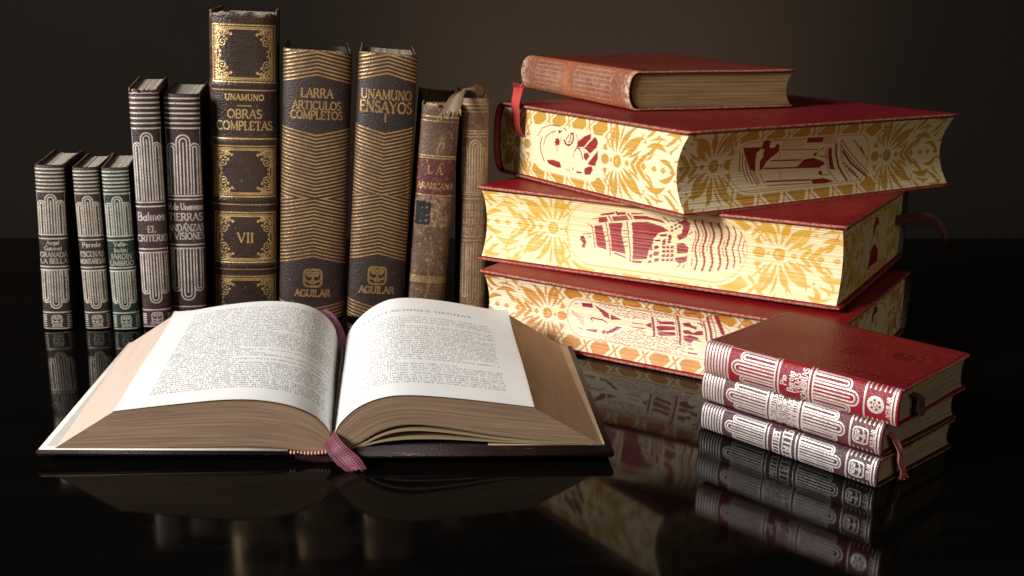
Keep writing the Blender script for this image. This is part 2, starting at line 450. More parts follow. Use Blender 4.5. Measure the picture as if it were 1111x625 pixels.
# a drawn serif alphabet: cap height 10; t = thick stroke, n = thin stroke, @ = arc (cx,cy,rx,ry,a0,a1), s = foot or head serif
GL = {
'A': (8, "n0.3,0 4,10;t4,10 7.7,0;n1.7,3.6 6.2,3.6;s0.3,0;s7.7,0"), 'B': (6.8, "t1,0 1,10;n1,10 3.4,10;@t3.4,7.6,2.2,2.4,-90,90;n1,5.2 3.4,5.2;@t3.4,2.6,2.8,2.6,-90,90;n1,0 3.4,0"),
'C': (7.6, "@t4.3,5,4,5,48,312;n7,8.7 7,10;n7,1.3 7,0"), 'D': (8, "t1,0 1,10;n1,10 3.4,10;@t3.4,5,4.2,5,-90,90;n1,0 3.4,0"),
'E': (6.2, "t1,0 1,10;n1,10 5.6,10;n1,5.2 4.6,5.2;n1,0 5.8,0;n5.6,10 5.6,8.4;n5.8,0 5.8,1.8"), 'G': (8.2, "@t4.3,5,4,5,48,330;t7.7,0.6 7.7,4.4;n6.2,4.4 8.4,4.4"),
'H': (8.2, "t1,0 1,10;t7,0 7,10;n1,5.1 7,5.1;s1,0;s1,10;s7,0;s7,10"), 'I': (2.6, "t1.3,0 1.3,10;s1.3,0;s1.3,10"), 'J': (4, "t3,10 3,2;@n1.6,2,1.4,2,0,-150;s3,10"),
'L': (6, "t1,0 1,10;n1,0 5.6,0;n5.6,0 5.6,2;s1,10"), 'M': (9.8, "n1,0 1.2,10;t1.2,10 4.9,1;n4.9,1 8.6,10;t8.6,10 8.8,0;s1,0;s8.8,0"),
'N': (8.2, "n1,0 1,10;t1,10 7.2,0;n7.2,0 7.2,10;s1,0;s7.2,10"), 'O': (8.8, "@t4.4,5,4,5,0,360"), 'P': (6.4, "t1,0 1,10;n1,10 3.4,10;@t3.4,7.4,2.5,2.6,-90,90;n1,4.8 3.4,4.8;s1,0"),
'R': (7.4, "t1,0 1,10;n1,10 3.4,10;@t3.4,7.5,2.4,2.5,-90,90;n1,5 3.4,5;t3.6,5 7,0;s1,0;s7,0"), 'S': (5.8, "@t2.9,7.6,2.2,2.4,35,270;@t2.9,2.6,2.5,2.6,90,-145"),
'T': (7.2, "t3.6,0 3.6,10;n0.4,10 6.8,10;n0.4,10 0.4,8.4;n6.8,10 6.8,8.4;s3.6,0"), 'U': (8.2, "t1,10 1,3.4;@t4,3.4,3,3.4,180,360;n7,3.4 7,10;s1,10;s7,10"),
'V': (8, "t0.3,10 4,0;n4,0 7.7,10;s0.3,10;s7.7,10"), 'Y': (7.6, "t0.3,10 3.8,5;n7.3,10 3.8,5;t3.8,5 3.8,0;s3.8,0"), 'Z': (7, "n0.6,10 6.4,10;t6.4,10 0.6,0;n0.6,0 6.4,0;n0.6,10 0.6,8.4;n6.4,0 6.4,1.8"),
'a': (5.4, "@t2.4,2.6,2,2.6,0,360;t4.6,6 4.6,0"), 'b': (5.6, "t1,0 1,10;@t3,2.9,2.2,2.9,0,360"), 'c': (4.8, "@t2.6,3,2.2,3,50,310"), 'd': (5.8, "@t2.6,2.9,2.1,2.9,0,360;t4.9,0 4.9,10"),
'e': (5.2, "@t2.6,3,2.2,3,0,315;n0.6,3.1 4.7,3.1"), 'g': (5.6, "@t2.6,3.2,2.1,2.7,0,360;t4.8,6 4.8,-1.6;@n2.8,-1.6,2,1.4,0,-170"), 'i': (2.2, "t1.1,0 1.1,6;n1.1,8 1.1,8.6"),
'j': (2.6, "t1.6,6 1.6,-2;n1.6,8 1.6,8.6"), 'l': (2.2, "t1.1,0 1.1,10"), 'm': (8.6, "t1,0 1,6;@n2.7,4,1.7,2,0,180;t4.4,4 4.4,0;@n6.1,4,1.7,2,0,180;t7.8,4 7.8,0"),
'n': (5.8, "t1,0 1,6;@n2.9,4,1.9,2,0,180;t4.8,4 4.8,0"), 'o': (5.4, "@t2.7,3,2.2,3,0,360"), 'r': (4, "t1,0 1,6;@n2.6,4.2,1.6,1.8,30,180"), 's': (4.4, "@t2.2,4.5,1.5,1.5,35,270;@t2.2,1.5,1.7,1.5,90,-145"),
't': (3.6, "t1.8,0 1.8,8.4;n0.4,6 3.4,6"), 'u': (5.8, "t1,6 1,2;@n2.9,2,1.9,2,180,360;t4.8,6 4.8,0"), 'v': (5.2, "t0.3,6 2.6,0;n2.6,0 4.9,6"), '.': (2, "t1,0.2 1,0.5"), '-': (3.6, "t0.6,3.4 3,3.4"), ' ': (3.4, ""),
}
GL['Ñ'] = (8.2, GL['N'][1] + ";n2,11.6 3.2,12.4;n3.2,12.4 4.8,11.6;n4.8,11.6 6,12.4"); GL['Í'] = (2.6, GL['I'][1] + ";n1,11 2,12.6")
GL['á'] = (5.4, GL['a'][1] + ";n2.4,7.4 3.6,9"); GL['í'] = (2.2, "t1.1,0 1.1,6;n0.9,7.4 2,9"); GL['ó'] = (5.4, GL['o'][1] + ";n2.4,7.4 3.6,9")

def text_width(txt, track=0.9):
    return sum(GL[c][0] + track for c in txt) - track

def text(cv, txt, cx, y, size, k=0, width=None, heavy=1.0, track=0.9, align='c', val=1.0):
    """one line of lettering, cap height size mm, baseline y; squeezed to at most width mm"""
    sc = size / 10.0
    w = text_width(txt, track) * sc
    sx = sc
    if width and w > width:
        sx = sc * width / w; w = width
    x = cx - w / 2 if align == 'c' else cx
    rt, rn = 0.68 * sc * heavy, 0.36 * sc * heavy
    for c in txt:
        gw, st = GL[c]
        for cmd in st.split(';'):
            if not cmd:
                continue
            if cmd[0] == '@':
                a = [float(q) for q in cmd[2:].split(',')]
                p = [(x + px * sx, y + py * sc) for px, py in arc_pts(*a, n=10)]
                cv.stroke(p, rt if cmd[1] == 't' else rn, k, val=val)
            elif cmd[0] == 's':
                px, py = [float(q) for q in cmd[1:].split(',')]
                cv.stroke([(x + (px - 1.1) * sx, y + py * sc), (x + (px + 1.1) * sx, y + py * sc)], rn, k, val=val)
            else:
                p = [tuple(float(q) for q in w_.split(',')) for w_ in cmd[1:].split()]
                cv.stroke([(x + px * sx, y + py * sc) for px, py in p], rt if cmd[0] == 't' else rn, k, val=val)
        x += (gw + track) * sx

# traced outlines of the pictures painted on the page edges: filled shapes and strokes, in thousandths of the edge
PICTURES = {
'ship': ([[(301,465),(311,483),(315,434),(319,406),(316,317),(307,321),(309,388),(300,417)],[(340,629),(365,655),(365,598),(369,543),(375,430),(379,329),(350,363),(344,503)],[(382,689),(424,718),(418,596),(424,462),(435,308),(393,326),(387,531)],[(448,740),(493,774),(531,734),(551,679),(523,639),(510,563),(506,470),(497,396),(494,279),(455,252),(451,456)],[(354,753),(379,779),(381,706),(355,677)],[(393,787),(437,824),(443,766),(398,726)],[(454,834),(492,850),(535,815),(543,775),(502,802),(457,784)],[(359,801),(405,858),(403,825),(364,781)],[(408,853),(434,875),(437,840),(410,820)],[(451,871),(487,887),(482,871),(451,849)],[(577,807),(595,862),(609,826),(606,735),(598,630),(576,571),(570,635),(584,666),(589,770)],[(571,524),(590,547),(604,489),(601,420),(573,401)],[(569,342),(601,386),(602,319),(584,278),(570,309)],[(511,541),(528,556),(527,528),(513,515)],[(534,551),(543,579),(541,497),(530,481)],[(548,632),(557,638),(556,525),(547,508)],[(523,617),(547,643),(542,602),(526,591)],[(499,431),(506,447),(507,402),(501,394)],[(510,461),(523,476),(523,435),(511,410)],[(498,339),(507,352),(508,311),(501,302)],[(509,381),(526,396),(524,345),(511,332)],[(453,239),(484,254),(480,223),(456,218)],[(499,271),(508,277),(508,243),(500,237)],[(515,305),(527,313),(527,268),(515,260)],[(533,473),(541,484),(541,448),(533,438)],[(533,420),(542,430),(542,394),(534,384)],[(534,366),(542,376),(543,340),(534,329)],[(534,311),(543,322),(543,286),(535,275)],[(544,481),(552,491),(553,455),(544,445)],[(544,427),(553,437),(553,401),(545,391)],[(545,373),(553,383),(554,347),(545,337)],[(546,319),(554,329),(555,293),(546,283)],[(555,488),(563,498),(564,462),(555,452)],[(556,435),(564,445),(564,409),(556,399)],[(556,381),(565,391),(565,355),(557,345)],[(557,327),(565,337),(566,301),(557,291)],[(555,748),(562,760),(561,730),(554,719)],[(555,700),(563,711),(562,681),(555,670)],[(565,782),(573,793),(572,764),(565,752)],[(566,733),(573,744),(573,715),(566,704)],[(576,815),(583,826),(583,797),(576,786)],[(577,766),(584,777),(584,748),(576,737)]],
 [(0.30,[(333,640),(339,500),(345,341)]),(0.36,[(375,689),(383,482),(392,267)]),(0.36,[(435,739),(440,496),(450,225)]),(0.24,[(320,651),(335,610)]),(0.24,[(308,500),(334,520)]),(0.24,[(324,479),(334,469)]),(0.24,[(337,719),(352,744)]),(0.48,[(443,850),(450,786)]),(0.48,[(385,787),(393,723)]),(0.48,[(409,865),(413,822)]),(0.30,[(369,554),(376,563)]),(0.30,[(371,509),(379,518)]),(0.30,[(373,441),(382,444)]),(0.30,[(422,610),(433,624)]),(0.30,[(424,565),(435,577)]),(0.30,[(423,519),(435,529)]),(0.30,[(424,462),(436,474)]),(0.30,[(427,406),(438,420)]),(0.42,[(403,303),(435,267)]),(0.42,[(539,862),(552,809)]),(0.36,[(558,829),(568,819)]),(0.36,[(574,845),(582,836)]),(0.36,[(590,885),(602,855)]),(0.30,[(604,668),(613,707)]),(0.30,[(615,362),(616,273)]),(0.30,[(580,236),(586,275)]),(0.30,[(594,235),(598,278)]),(0.30,[(621,723),(622,701),(622,679),(622,657),(621,634),(620,611),(619,588),(617,565),(616,541),(614,518),(614,496),(614,473),(614,451)]),(0.54,[(623,867),(623,815),(626,764),(629,714),(630,662),(627,608),(624,552),(621,498),(622,445),(625,394),(628,343),(628,290),(626,235)]),(0.66,[(642,872),(643,820),(646,769),(649,719),(649,666),(646,611),(643,556),(641,502),(642,449),(646,398),(648,347),(648,293),(645,237)]),(0.66,[(663,858),(665,809),(668,760),(670,710),(669,659),(666,606),(662,552),(662,500),(664,450),(667,401),(669,351),(668,299),(665,245)]),(0.60,[(683,860),(686,812),(689,765),(690,717),(689,666),(686,615),(683,563),(682,513),(684,465),(687,417),(689,369),(689,319),(686,267)]),(0.54,[(704,839),(707,796),(709,752),(709,707),(707,660),(704,612),(701,565),(701,519),(703,474),(706,431),(708,386),(708,340),(706,292)]),(0.42,[(721,839),(724,798),(726,755),(726,712),(724,667),(721,621),(718,576),(718,532),(720,489),(723,447),(725,405),(725,361),(724,316)]),(0.30,[(739,786),(740,753),(740,719),(738,684),(736,649),(734,614),(732,580),(732,546),(734,513),(736,481),(738,448),(739,416),(740,382)]),(0.24,[(749,672),(747,654),(746,636),(745,618),(744,600),(744,583),(744,565),(744,548),(745,531),(745,515),(746,498),(748,482),(749,465)]),(0.24,[(635,797),(637,766),(639,734),(641,702),(641,669),(639,635),(637,600),(635,565),(633,531),(632,497),(632,464),(634,431),(636,399)]),(0.24,[(655,810),(657,783),(658,757),(660,730),(660,703),(660,676),(659,647),(657,619),(655,590),(654,561),(652,532),(652,504),(652,477)]),(0.24,[(697,639),(696,622),(695,604),(694,587),(693,570),(693,553),(692,537),(692,520),(693,504),(693,488),(694,472),(695,456),(697,440)])]),
'portrait': ([[(524,638),(491,725),(459,772),(455,709),(486,583),(525,564)],[(483,571),(436,743),(422,711),(413,663),(417,609),(449,515)],[(485,504),(465,520),(451,488),(469,413),(484,445)],[(463,376),(409,574),(407,471),(421,372),(452,369)],[(484,312),(462,343),(441,362),(437,311),(455,248),(489,230)],[(652,620),(634,635),(624,578),(633,534),(652,531)],[(702,314),(666,332),(623,320),(619,253),(646,239),(695,269)],[(645,745),(630,738),(618,746),(632,690),(638,707)]],
 [(0.41,[(720,291),(735,402),(741,510),(731,598)]),(0.32,[(720,506),(709,622),(683,688),(656,720)]),(0.64,[(601,622),(589,581),(577,562),(560,584),(549,646),(557,730),(568,725)]),(0.41,[(571,703),(563,640),(575,601)]),(0.37,[(579,700),(590,634)]),(0.28,[(759,613),(738,726),(690,791),(636,796)]),(0.41,[(538,498),(528,553),(511,551),(499,497),(489,429)]),(0.32,[(615,778),(597,752)]),(0.41,[(590,249),(587,237)]),(0.41,[(576,249),(574,230)]),(0.41,[(549,284),(552,262)]),(0.55,[(531,240),(506,247)]),(0.28,[(619,648),(627,550)]),(0.28,[(641,516),(638,449)]),(0.28,[(539,730),(530,681)]),(0.28,[(544,482),(542,422)]),(0.28,[(524,677),(522,625)])]),
'tower': ([[(212,742),(276,732),(275,809),(286,823),(301,802),(304,715),(320,711),(329,769),(340,722),(342,644),(321,589),(305,533),(292,442),(283,437),(283,558),(291,598),(289,694),(277,715),(266,667),(269,425),(251,456),(229,627)],[(430,811),(490,799),(493,732),(432,740)],[(414,435),(440,525),(474,532),(512,475),(518,436),(493,400),(435,416)],[(460,267),(507,268),(545,217),(514,202),(464,211)],[(523,643),(536,648),(555,360),(537,366)],[(472,595),(485,600),(483,556),(473,559)],[(494,642),(508,665),(507,647),(497,623)],[(491,355),(504,360),(508,304),(495,308)]],
 [(0.35,[(209,684),(216,443)]),(0.35,[(219,655),(226,474),(240,314)]),(0.40,[(232,574),(242,417),(255,291)]),(0.40,[(248,483),(258,377),(272,267)]),(0.35,[(264,417),(279,282)]),(0.30,[(284,402),(296,275)]),(0.25,[(347,815),(351,710)]),(0.25,[(357,813),(361,707)]),(0.25,[(367,810),(371,704)]),(0.25,[(377,807),(382,702)]),(0.25,[(388,805),(392,699)]),(0.25,[(398,802),(402,696)]),(0.25,[(408,799),(412,693)]),(0.25,[(418,797),(422,690)]),(0.25,[(498,789),(501,712)]),(0.25,[(506,787),(510,709)]),(0.25,[(515,785),(518,707)]),(0.25,[(523,783),(527,705)]),(0.25,[(532,780),(535,702)]),(0.25,[(541,778),(544,700)]),(0.25,[(346,674),(486,639)]),(0.40,[(322,545),(428,520)]),(0.45,[(299,454),(498,409)]),(0.45,[(301,295),(457,263)]),(0.25,[(304,246),(456,224)]),(0.20,[(348,807),(338,809),(306,816)]),(0.20,[(352,404),(356,323)]),(0.20,[(346,660),(349,580)]),(0.20,[(486,635),(489,563)]),(0.30,[(515,663),(531,350),(556,213)]),(0.79,[(549,689),(559,541),(572,373),(593,218)]),(0.25,[(563,740),(581,498),(610,212)]),(0.30,[(562,749),(624,521),(684,278)]),(0.70,[(581,589),(621,411),(671,236)]),(0.30,[(570,665),(619,476),(676,253)]),(0.30,[(494,552),(521,531)]),(0.25,[(511,303),(532,304)]),(0.30,[(612,726),(643,626),(662,537),(687,436)]),(0.40,[(648,624),(668,535)]),(0.35,[(592,430),(598,415)]),(0.35,[(601,398),(607,383)]),(0.35,[(610,365),(615,350)]),(0.35,[(618,333),(624,318)]),(0.35,[(627,300),(633,285)]),(0.35,[(599,384),(605,369)]),(0.35,[(608,351),(614,336)]),(0.35,[(616,319),(622,304)]),(0.35,[(625,286),(631,271)]),(0.35,[(634,253),(640,238)]),(0.35,[(606,337),(612,322)]),(0.35,[(615,304),(621,289)]),(0.35,[(623,272),(629,257)]),(0.35,[(632,239),(638,224)]),(0.35,[(641,206),(647,190)])]),
'fountain': ([[(287,713),(303,715),(288,695)],[(307,737),(341,759),(341,686),(310,677)],[(344,740),(367,694),(385,644),(390,561),(373,578),(357,674)],[(390,637),(425,581),(393,552)],[(322,352),(355,372),(355,328),(324,336)],[(368,369),(379,384),(379,335),(370,331)],[(379,362),(400,426),(407,465),(426,473),(405,387),(384,333)],[(491,566),(509,626),(510,530)],[(525,695),(534,660),(571,694),(575,645),(530,614)],[(521,561),(531,596),(574,622),(576,571),(531,517)],[(527,503),(575,537),(577,486),(532,447)],[(595,695),(615,724),(622,677),(634,678),(632,624),(616,651),(598,655)],[(596,590),(612,605),(625,574),(636,617),(650,630),(651,567),(637,554),(613,542),(599,539)],[(597,505),(617,535),(636,521),(642,474),(626,469),(619,419),(600,443)]],
 [(0.36,[(338,480),(333,508),(338,535),(351,525),(369,530),(382,487)]),(0.71,[(512,694),(518,429)]),(0.20,[(524,711),(528,428)]),(0.71,[(583,779),(591,392)]),(0.20,[(576,774),(583,395)]),(0.46,[(654,771),(662,483)]),(0.76,[(665,854),(676,475)]),(0.25,[(676,885),(687,549)]),(1.22,[(689,897),(703,649)]),(0.25,[(643,866),(650,682)]),(0.41,[(607,865),(635,880)]),(0.41,[(616,288),(640,291)]),(0.31,[(611,400),(621,395)]),(0.31,[(615,351),(628,348)]),(0.31,[(608,823),(620,824)]),(0.25,[(451,496),(490,510)]),(0.25,[(455,561),(485,571)]),(0.25,[(299,354),(310,342)]),(0.41,[(639,736),(651,715)]),(0.25,[(640,472),(648,480)]),(0.15,[(275,601),(280,538)]),(0.15,[(280,587),(285,512)]),(0.15,[(286,573),(291,485)]),(0.15,[(291,559),(297,459)]),(0.15,[(297,545),(302,433)]),(0.15,[(302,531),(308,407)]),(0.15,[(308,518),(313,380)]),(0.20,[(396,775),(403,789)]),(0.20,[(560,804),(567,797)]),(0.20,[(553,856),(559,840)]),(0.20,[(401,677),(408,661)]),(0.20,[(452,792),(458,775)]),(0.20,[(589,807),(596,801)]),(0.20,[(413,718),(420,732)]),(0.20,[(413,665),(420,690)]),(0.20,[(412,788),(418,812)]),(0.20,[(450,748),(457,741)]),(0.20,[(494,697),(502,691)]),(0.20,[(399,687),(406,711)]),(0.20,[(449,708),(455,692)]),(0.20,[(522,754),(529,769)]),(0.20,[(574,868),(580,852)]),(0.20,[(488,727),(495,752)]),(0.20,[(458,762),(465,746)]),(0.20,[(465,817),(471,842)]),(0.20,[(435,755),(442,780)]),(0.20,[(582,775),(588,759)]),(0.20,[(423,649),(430,643)]),(0.20,[(574,826),(581,840)]),(0.20,[(528,721),(534,745)]),(0.20,[(540,835),(546,819)]),(0.20,[(378,721),(386,736)]),(0.20,[(530,828),(537,842)]),(0.20,[(508,766),(514,750)]),(0.20,[(379,803),(386,828)]),(0.20,[(490,787),(497,781)]),(0.20,[(440,784),(448,799)]),(0.20,[(500,777),(507,761)]),(0.20,[(484,833),(491,826)]),(0.20,[(483,667),(490,660)]),(0.20,[(432,738),(439,731)]),(0.20,[(520,804),(526,828)]),(0.20,[(449,845),(456,828)]),(0.20,[(505,816),(512,831)]),(0.20,[(597,828),(604,841)]),(0.20,[(376,757),(383,781)]),(0.20,[(535,759),(542,752)]),(0.20,[(455,628),(462,643)]),(0.20,[(519,770),(525,794)]),(0.20,[(546,820),(553,804)]),(0.20,[(424,759),(431,773)]),(0.20,[(406,832),(414,825)]),(0.20,[(536,787),(543,801)]),(0.20,[(480,702),(486,727)]),(0.20,[(467,722),(474,715)]),(0.20,[(480,778),(487,792)]),(0.20,[(427,678),(434,693)]),(0.20,[(464,793),(471,777)]),(0.20,[(433,844),(440,828)]),(0.20,[(386,768),(394,782)]),(0.20,[(472,837),(480,851)]),(0.20,[(540,724),(546,749)]),(0.20,[(485,682),(491,707)]),(0.20,[(472,757),(479,741)]),(0.20,[(387,723),(395,716)]),(0.20,[(515,726),(522,719)]),(0.20,[(571,750),(577,774)]),(0.20,[(555,811),(562,825)]),(0.20,[(600,859),(607,873)]),(0.20,[(362,752),(369,767)]),(0.20,[(466,679),(473,693)]),(0.20,[(587,840),(593,824)]),(0.20,[(434,810),(440,794)]),(0.20,[(550,746),(557,760)]),(0.20,[(456,668),(464,661)]),(0.20,[(441,718),(448,733)]),(0.20,[(472,661),(479,654)]),(0.20,[(506,725),(513,718)]),(0.20,[(458,700),(464,684)]),(0.20,[(361,794),(368,809)]),(0.20,[(507,785),(514,799)]),(0.20,[(401,744),(408,727)]),(0.20,[(565,845),(571,868)]),(0.20,[(431,623),(437,648)]),(0.20,[(411,768),(418,752)]),(0.20,[(578,807),(585,800)]),(0.20,[(480,751),(487,744)]),(0.20,[(435,670),(442,664)]),(0.20,[(459,735),(465,718)]),(0.20,[(413,657),(419,641)]),(0.20,[(548,773),(555,797)]),(0.20,[(472,799),(479,782)]),(0.20,[(396,817),(404,810)]),(0.20,[(494,731),(501,724)]),(0.20,[(557,755),(564,739)]),(0.20,[(439,686),(446,710)]),(0.20,[(497,835),(504,849)]),(0.20,[(561,775),(568,768)]),(0.20,[(439,635),(446,629)]),(0.20,[(421,713),(428,738)]),(0.20,[(528,789),(535,813)]),(0.20,[(588,857),(595,871)]),(0.20,[(419,828),(425,853)]),(0.20,[(422,793),(429,808)]),(0.20,[(403,768),(411,783)]),(0.20,[(498,797),(505,811)]),(0.20,[(353,799),(359,783)]),(0.20,[(457,836),(463,819)]),(0.20,[(366,791),(374,784)]),(0.20,[(571,795),(578,809)]),(0.20,[(565,836),(571,820)]),(0.20,[(387,811),(394,794)]),(0.20,[(515,847),(522,831)]),(0.20,[(390,756),(397,739)]),(0.20,[(370,739),(378,753)]),(0.20,[(463,642),(470,656)]),(0.20,[(499,400),(507,415)]),(0.20,[(477,252),(484,277)]),(0.20,[(569,367),(575,392)]),(0.20,[(517,242),(524,257)]),(0.20,[(450,324),(456,349)]),(0.20,[(510,361),(517,376)]),(0.20,[(581,274),(587,259)]),(0.20,[(435,245),(442,229)]),(0.20,[(465,356),(471,381)]),(0.20,[(562,404),(569,398)]),(0.20,[(473,399),(480,392)]),(0.20,[(478,450),(485,465)]),(0.20,[(544,291),(551,275)]),(0.20,[(474,354),(482,369)]),(0.20,[(516,296),(523,321)]),(0.20,[(533,392),(539,417)]),(0.20,[(491,272),(498,256)]),(0.20,[(389,282),(395,266)]),(0.20,[(482,368),(490,362)]),(0.20,[(597,334),(604,349)]),(0.20,[(417,302),(424,328)]),(0.20,[(460,289),(466,314)]),(0.20,[(396,249),(404,243)]),(0.20,[(380,282),(386,308)]),(0.20,[(419,242),(427,257)]),(0.20,[(522,396),(530,389)]),(0.20,[(499,330),(505,314)]),(0.20,[(559,268),(566,283)]),(0.20,[(587,387),(594,411)]),(0.20,[(542,241),(549,256)]),(0.20,[(505,274),(512,289)]),(0.20,[(552,418),(559,411)]),(0.20,[(567,432),(574,446)]),(0.20,[(371,229),(379,223)]),(0.20,[(414,346),(422,361)]),(0.20,[(440,317),(447,332)]),(0.20,[(465,437),(471,462)]),(0.20,[(552,258),(559,252)]),(0.20,[(541,417),(548,410)]),(0.20,[(492,342),(499,336)]),(0.20,[(601,379),(607,364)]),(0.20,[(467,416),(474,410)]),(0.20,[(443,420),(450,445)]),(0.20,[(540,324),(547,339)]),(0.20,[(365,232),(371,258)]),(0.20,[(573,338),(580,331)]),(0.20,[(574,420),(581,413)]),(0.20,[(598,395),(605,410)]),(0.20,[(464,267),(471,251)]),(0.20,[(517,332),(524,347)]),(0.20,[(558,318),(564,303)]),(0.20,[(489,401),(496,415)]),(0.20,[(405,332),(411,357)]),(0.20,[(431,285),(439,300)]),(0.20,[(449,398),(456,423)]),(0.20,[(545,390),(552,383)]),(0.20,[(554,357),(561,372)]),(0.20,[(429,355),(436,370)]),(0.20,[(481,294),(488,309)]),(0.20,[(468,475),(475,489)]),(0.20,[(453,287),(460,271)]),(0.20,[(580,302),(587,327)]),(0.20,[(454,432),(461,447)]),(0.20,[(439,277),(446,270)]),(0.20,[(588,333),(595,348)]),(0.20,[(408,243),(416,236)]),(0.20,[(380,256),(388,271)]),(0.20,[(405,282),(413,297)]),(0.20,[(511,413),(518,428)]),(0.20,[(564,253),(571,268)]),(0.20,[(506,397),(512,381)]),(0.20,[(565,335),(571,360)]),(0.20,[(594,258),(601,272)]),(0.20,[(397,302),(405,317)]),(0.20,[(484,427),(491,420)]),(0.20,[(529,274),(535,299)]),(0.20,[(576,372),(583,387)]),(0.20,[(448,386),(456,379)]),(0.20,[(348,224),(355,217)]),(0.20,[(507,333),(514,317)]),(0.20,[(571,313),(577,298)]),(0.20,[(429,406),(437,400)]),(0.20,[(510,260),(516,244)]),(0.20,[(427,310),(434,325)]),(0.20,[(528,363),(535,348)]),(0.20,[(530,317),(536,342)]),(0.20,[(593,315),(599,299)]),(0.20,[(468,295),(475,310)]),(0.20,[(497,369),(504,384)]),(0.20,[(445,301),(453,295)]),(0.20,[(483,245),(490,260)]),(0.20,[(499,244),(506,238)]),(0.20,[(548,425),(555,449)]),(0.20,[(582,354),(588,338)]),(0.20,[(535,424),(542,448)]),(0.20,[(546,368),(553,352)]),(0.20,[(409,327),(415,310)]),(0.20,[(443,361),(449,345)]),(0.20,[(549,312),(556,306)]),(0.20,[(537,295),(544,289)]),(0.20,[(421,381),(428,396)]),(0.20,[(534,380),(541,373)]),(0.20,[(447,222),(454,247)]),(0.20,[(358,211),(365,227)]),(0.20,[(411,271),(418,264)]),(0.20,[(524,431),(530,415)]),(0.20,[(476,482),(484,497)]),(0.20,[(439,392),(445,376)]),(0.20,[(427,233),(434,259)]),(0.20,[(535,263),(542,257)]),(0.20,[(458,389),(465,373)]),(0.20,[(487,443),(494,468)]),(0.20,[(490,308),(497,292)]),(0.20,[(590,374),(597,368)]),(0.20,[(458,318),(464,343)]),(0.20,[(551,285),(558,278)]),(0.20,[(581,415),(587,400)]),(0.20,[(421,280),(428,306)]),(0.20,[(474,273),(480,299)]),(0.20,[(380,225),(388,218)]),(0.20,[(467,331),(475,346)]),(0.20,[(602,300),(608,285)]),(0.20,[(339,198),(346,214)]),(0.20,[(498,281),(505,306)]),(0.20,[(528,240),(534,265)])]),
}

# ------------------------------------------------------------------ tooled and painted designs
def emblem(cv, cx, cy, r, k=0, round_=False):
    """small publisher's device: a rounded square with a stylised mask in it"""
    ln = r * 0.085
    if round_:
        cv.stroke(arc_pts(cx, cy, r, r, 0, 360, 30), ln, k)
        cv.dot(cx, cy, r * 0.96, k)
        for a in range(6):
            q = R(a * 60 + 15)
            cv.dot(cx + 0.58 * r * math.cos(q), cy + 0.58 * r * math.sin(q), r * 0.17, k, erase=True)
        cv.stroke(arc_pts(cx, cy, 0.24 * r, 0.24 * r, 0, 300, 10), r * 0.05, k, erase=True)
        return
    p = []
    for i in range(41):
        a = 2 * math.pi * i / 40
        c, s_ = math.cos(a), math.sin(a)
        p.append((cx + r * math.copysign(abs(c) ** 0.45, c), cy + r * math.copysign(abs(s_) ** 0.45, s_)))
    cv.stroke(p, ln * 1.2, k)
    for sx in (-1, 1):
        cv.dot(cx + sx * 0.42 * r, cy + 0.34 * r, r * 0.27, k, ry=r * 0.2)
        cv.stroke(arc_pts(cx + sx * 0.36 * r, cy + 0.42 * r, 0.36 * r, 0.3 * r, 20, 160), ln, k)
        cv.stroke(arc_pts(cx + sx * 0.45 * r, cy - 0.22 * r, 0.3 * r, 0.2 * r, 180 if sx < 0 else 0, 320 if sx < 0 else -140), ln * 1.1, k)
    cv.stroke([(cx, cy + 0.25 * r), (cx, cy - 0.2 * r)], ln * 1.4, k)
    cv.fill([(cx - 0.34 * r, cy - 0.7 * r), (cx - 0.16 * r, cy - 0.3 * r), (cx + 0.16 * r, cy - 0.3 * r), (cx + 0.34 * r, cy - 0.7 * r)], k)

def rubbed_line(cv, cx, y, size, width, seed, k=0):
    """a line of tooled letters too rubbed to read: crowded stems with feet and a few bowls"""
    n = random.Random(seed)
    x = cx - width / 2
    w = size * 0.10
    while x < cx + width / 2:
        cv.stroke([(x, y), (x + n.uniform(-0.05, 0.05) * size, y + size)], w, k)
        cv.stroke([(x - 0.2 * size, y), (x + 0.25 * size, y)], w * 0.7, k)
        cv.stroke([(x - 0.15 * size, y + size), (x + 0.3 * size, y + size)], w * 0.7, k)
        if n.random() < 0.55:
            cv.stroke(arc_pts(x + 0.15 * size, y + size * n.choice((0.3, 0.5, 0.72)), 0.24 * size, 0.26 * size, -100, 110, 6), w, k)
        x += size * n.uniform(0.40, 0.58)

def fingers(cv, W, y_base, y_tip, y_side, ln, k=0):
    """three nested arches with pinstripes, like the fingers of a hand; y_tip beyond y_base gives the direction"""
    sg = 1 if y_tip > y_base else -1
    cx = W / 2
    def arch(x, r, ytip):
        yc = ytip - sg * r
        p = [(x - r, y_base), (x - r, yc)] + [(x + r * math.cos(R(180 - a)), yc + sg * r * math.sin(R(a))) for a in range(15, 180, 15)] + [(x + r, yc), (x + r, y_base)]
        cv.stroke(p, ln, k)
    rc, rs = 0.165 * W, 0.115 * W
    arch(cx, rc, y_tip)
    arch(cx, rc * 0.52, y_tip - sg * rc * 0.5)
    cv.stroke([(cx, y_base), (cx, y_tip - sg * rc * 1.25)], ln * 0.9, k)
    for sx in (-1, 1):
        x = cx + sx * (rc + rs)
        arch(x, rs, y_side)
        arch(x, rs * 0.42, y_side - sg * rs * 0.6)

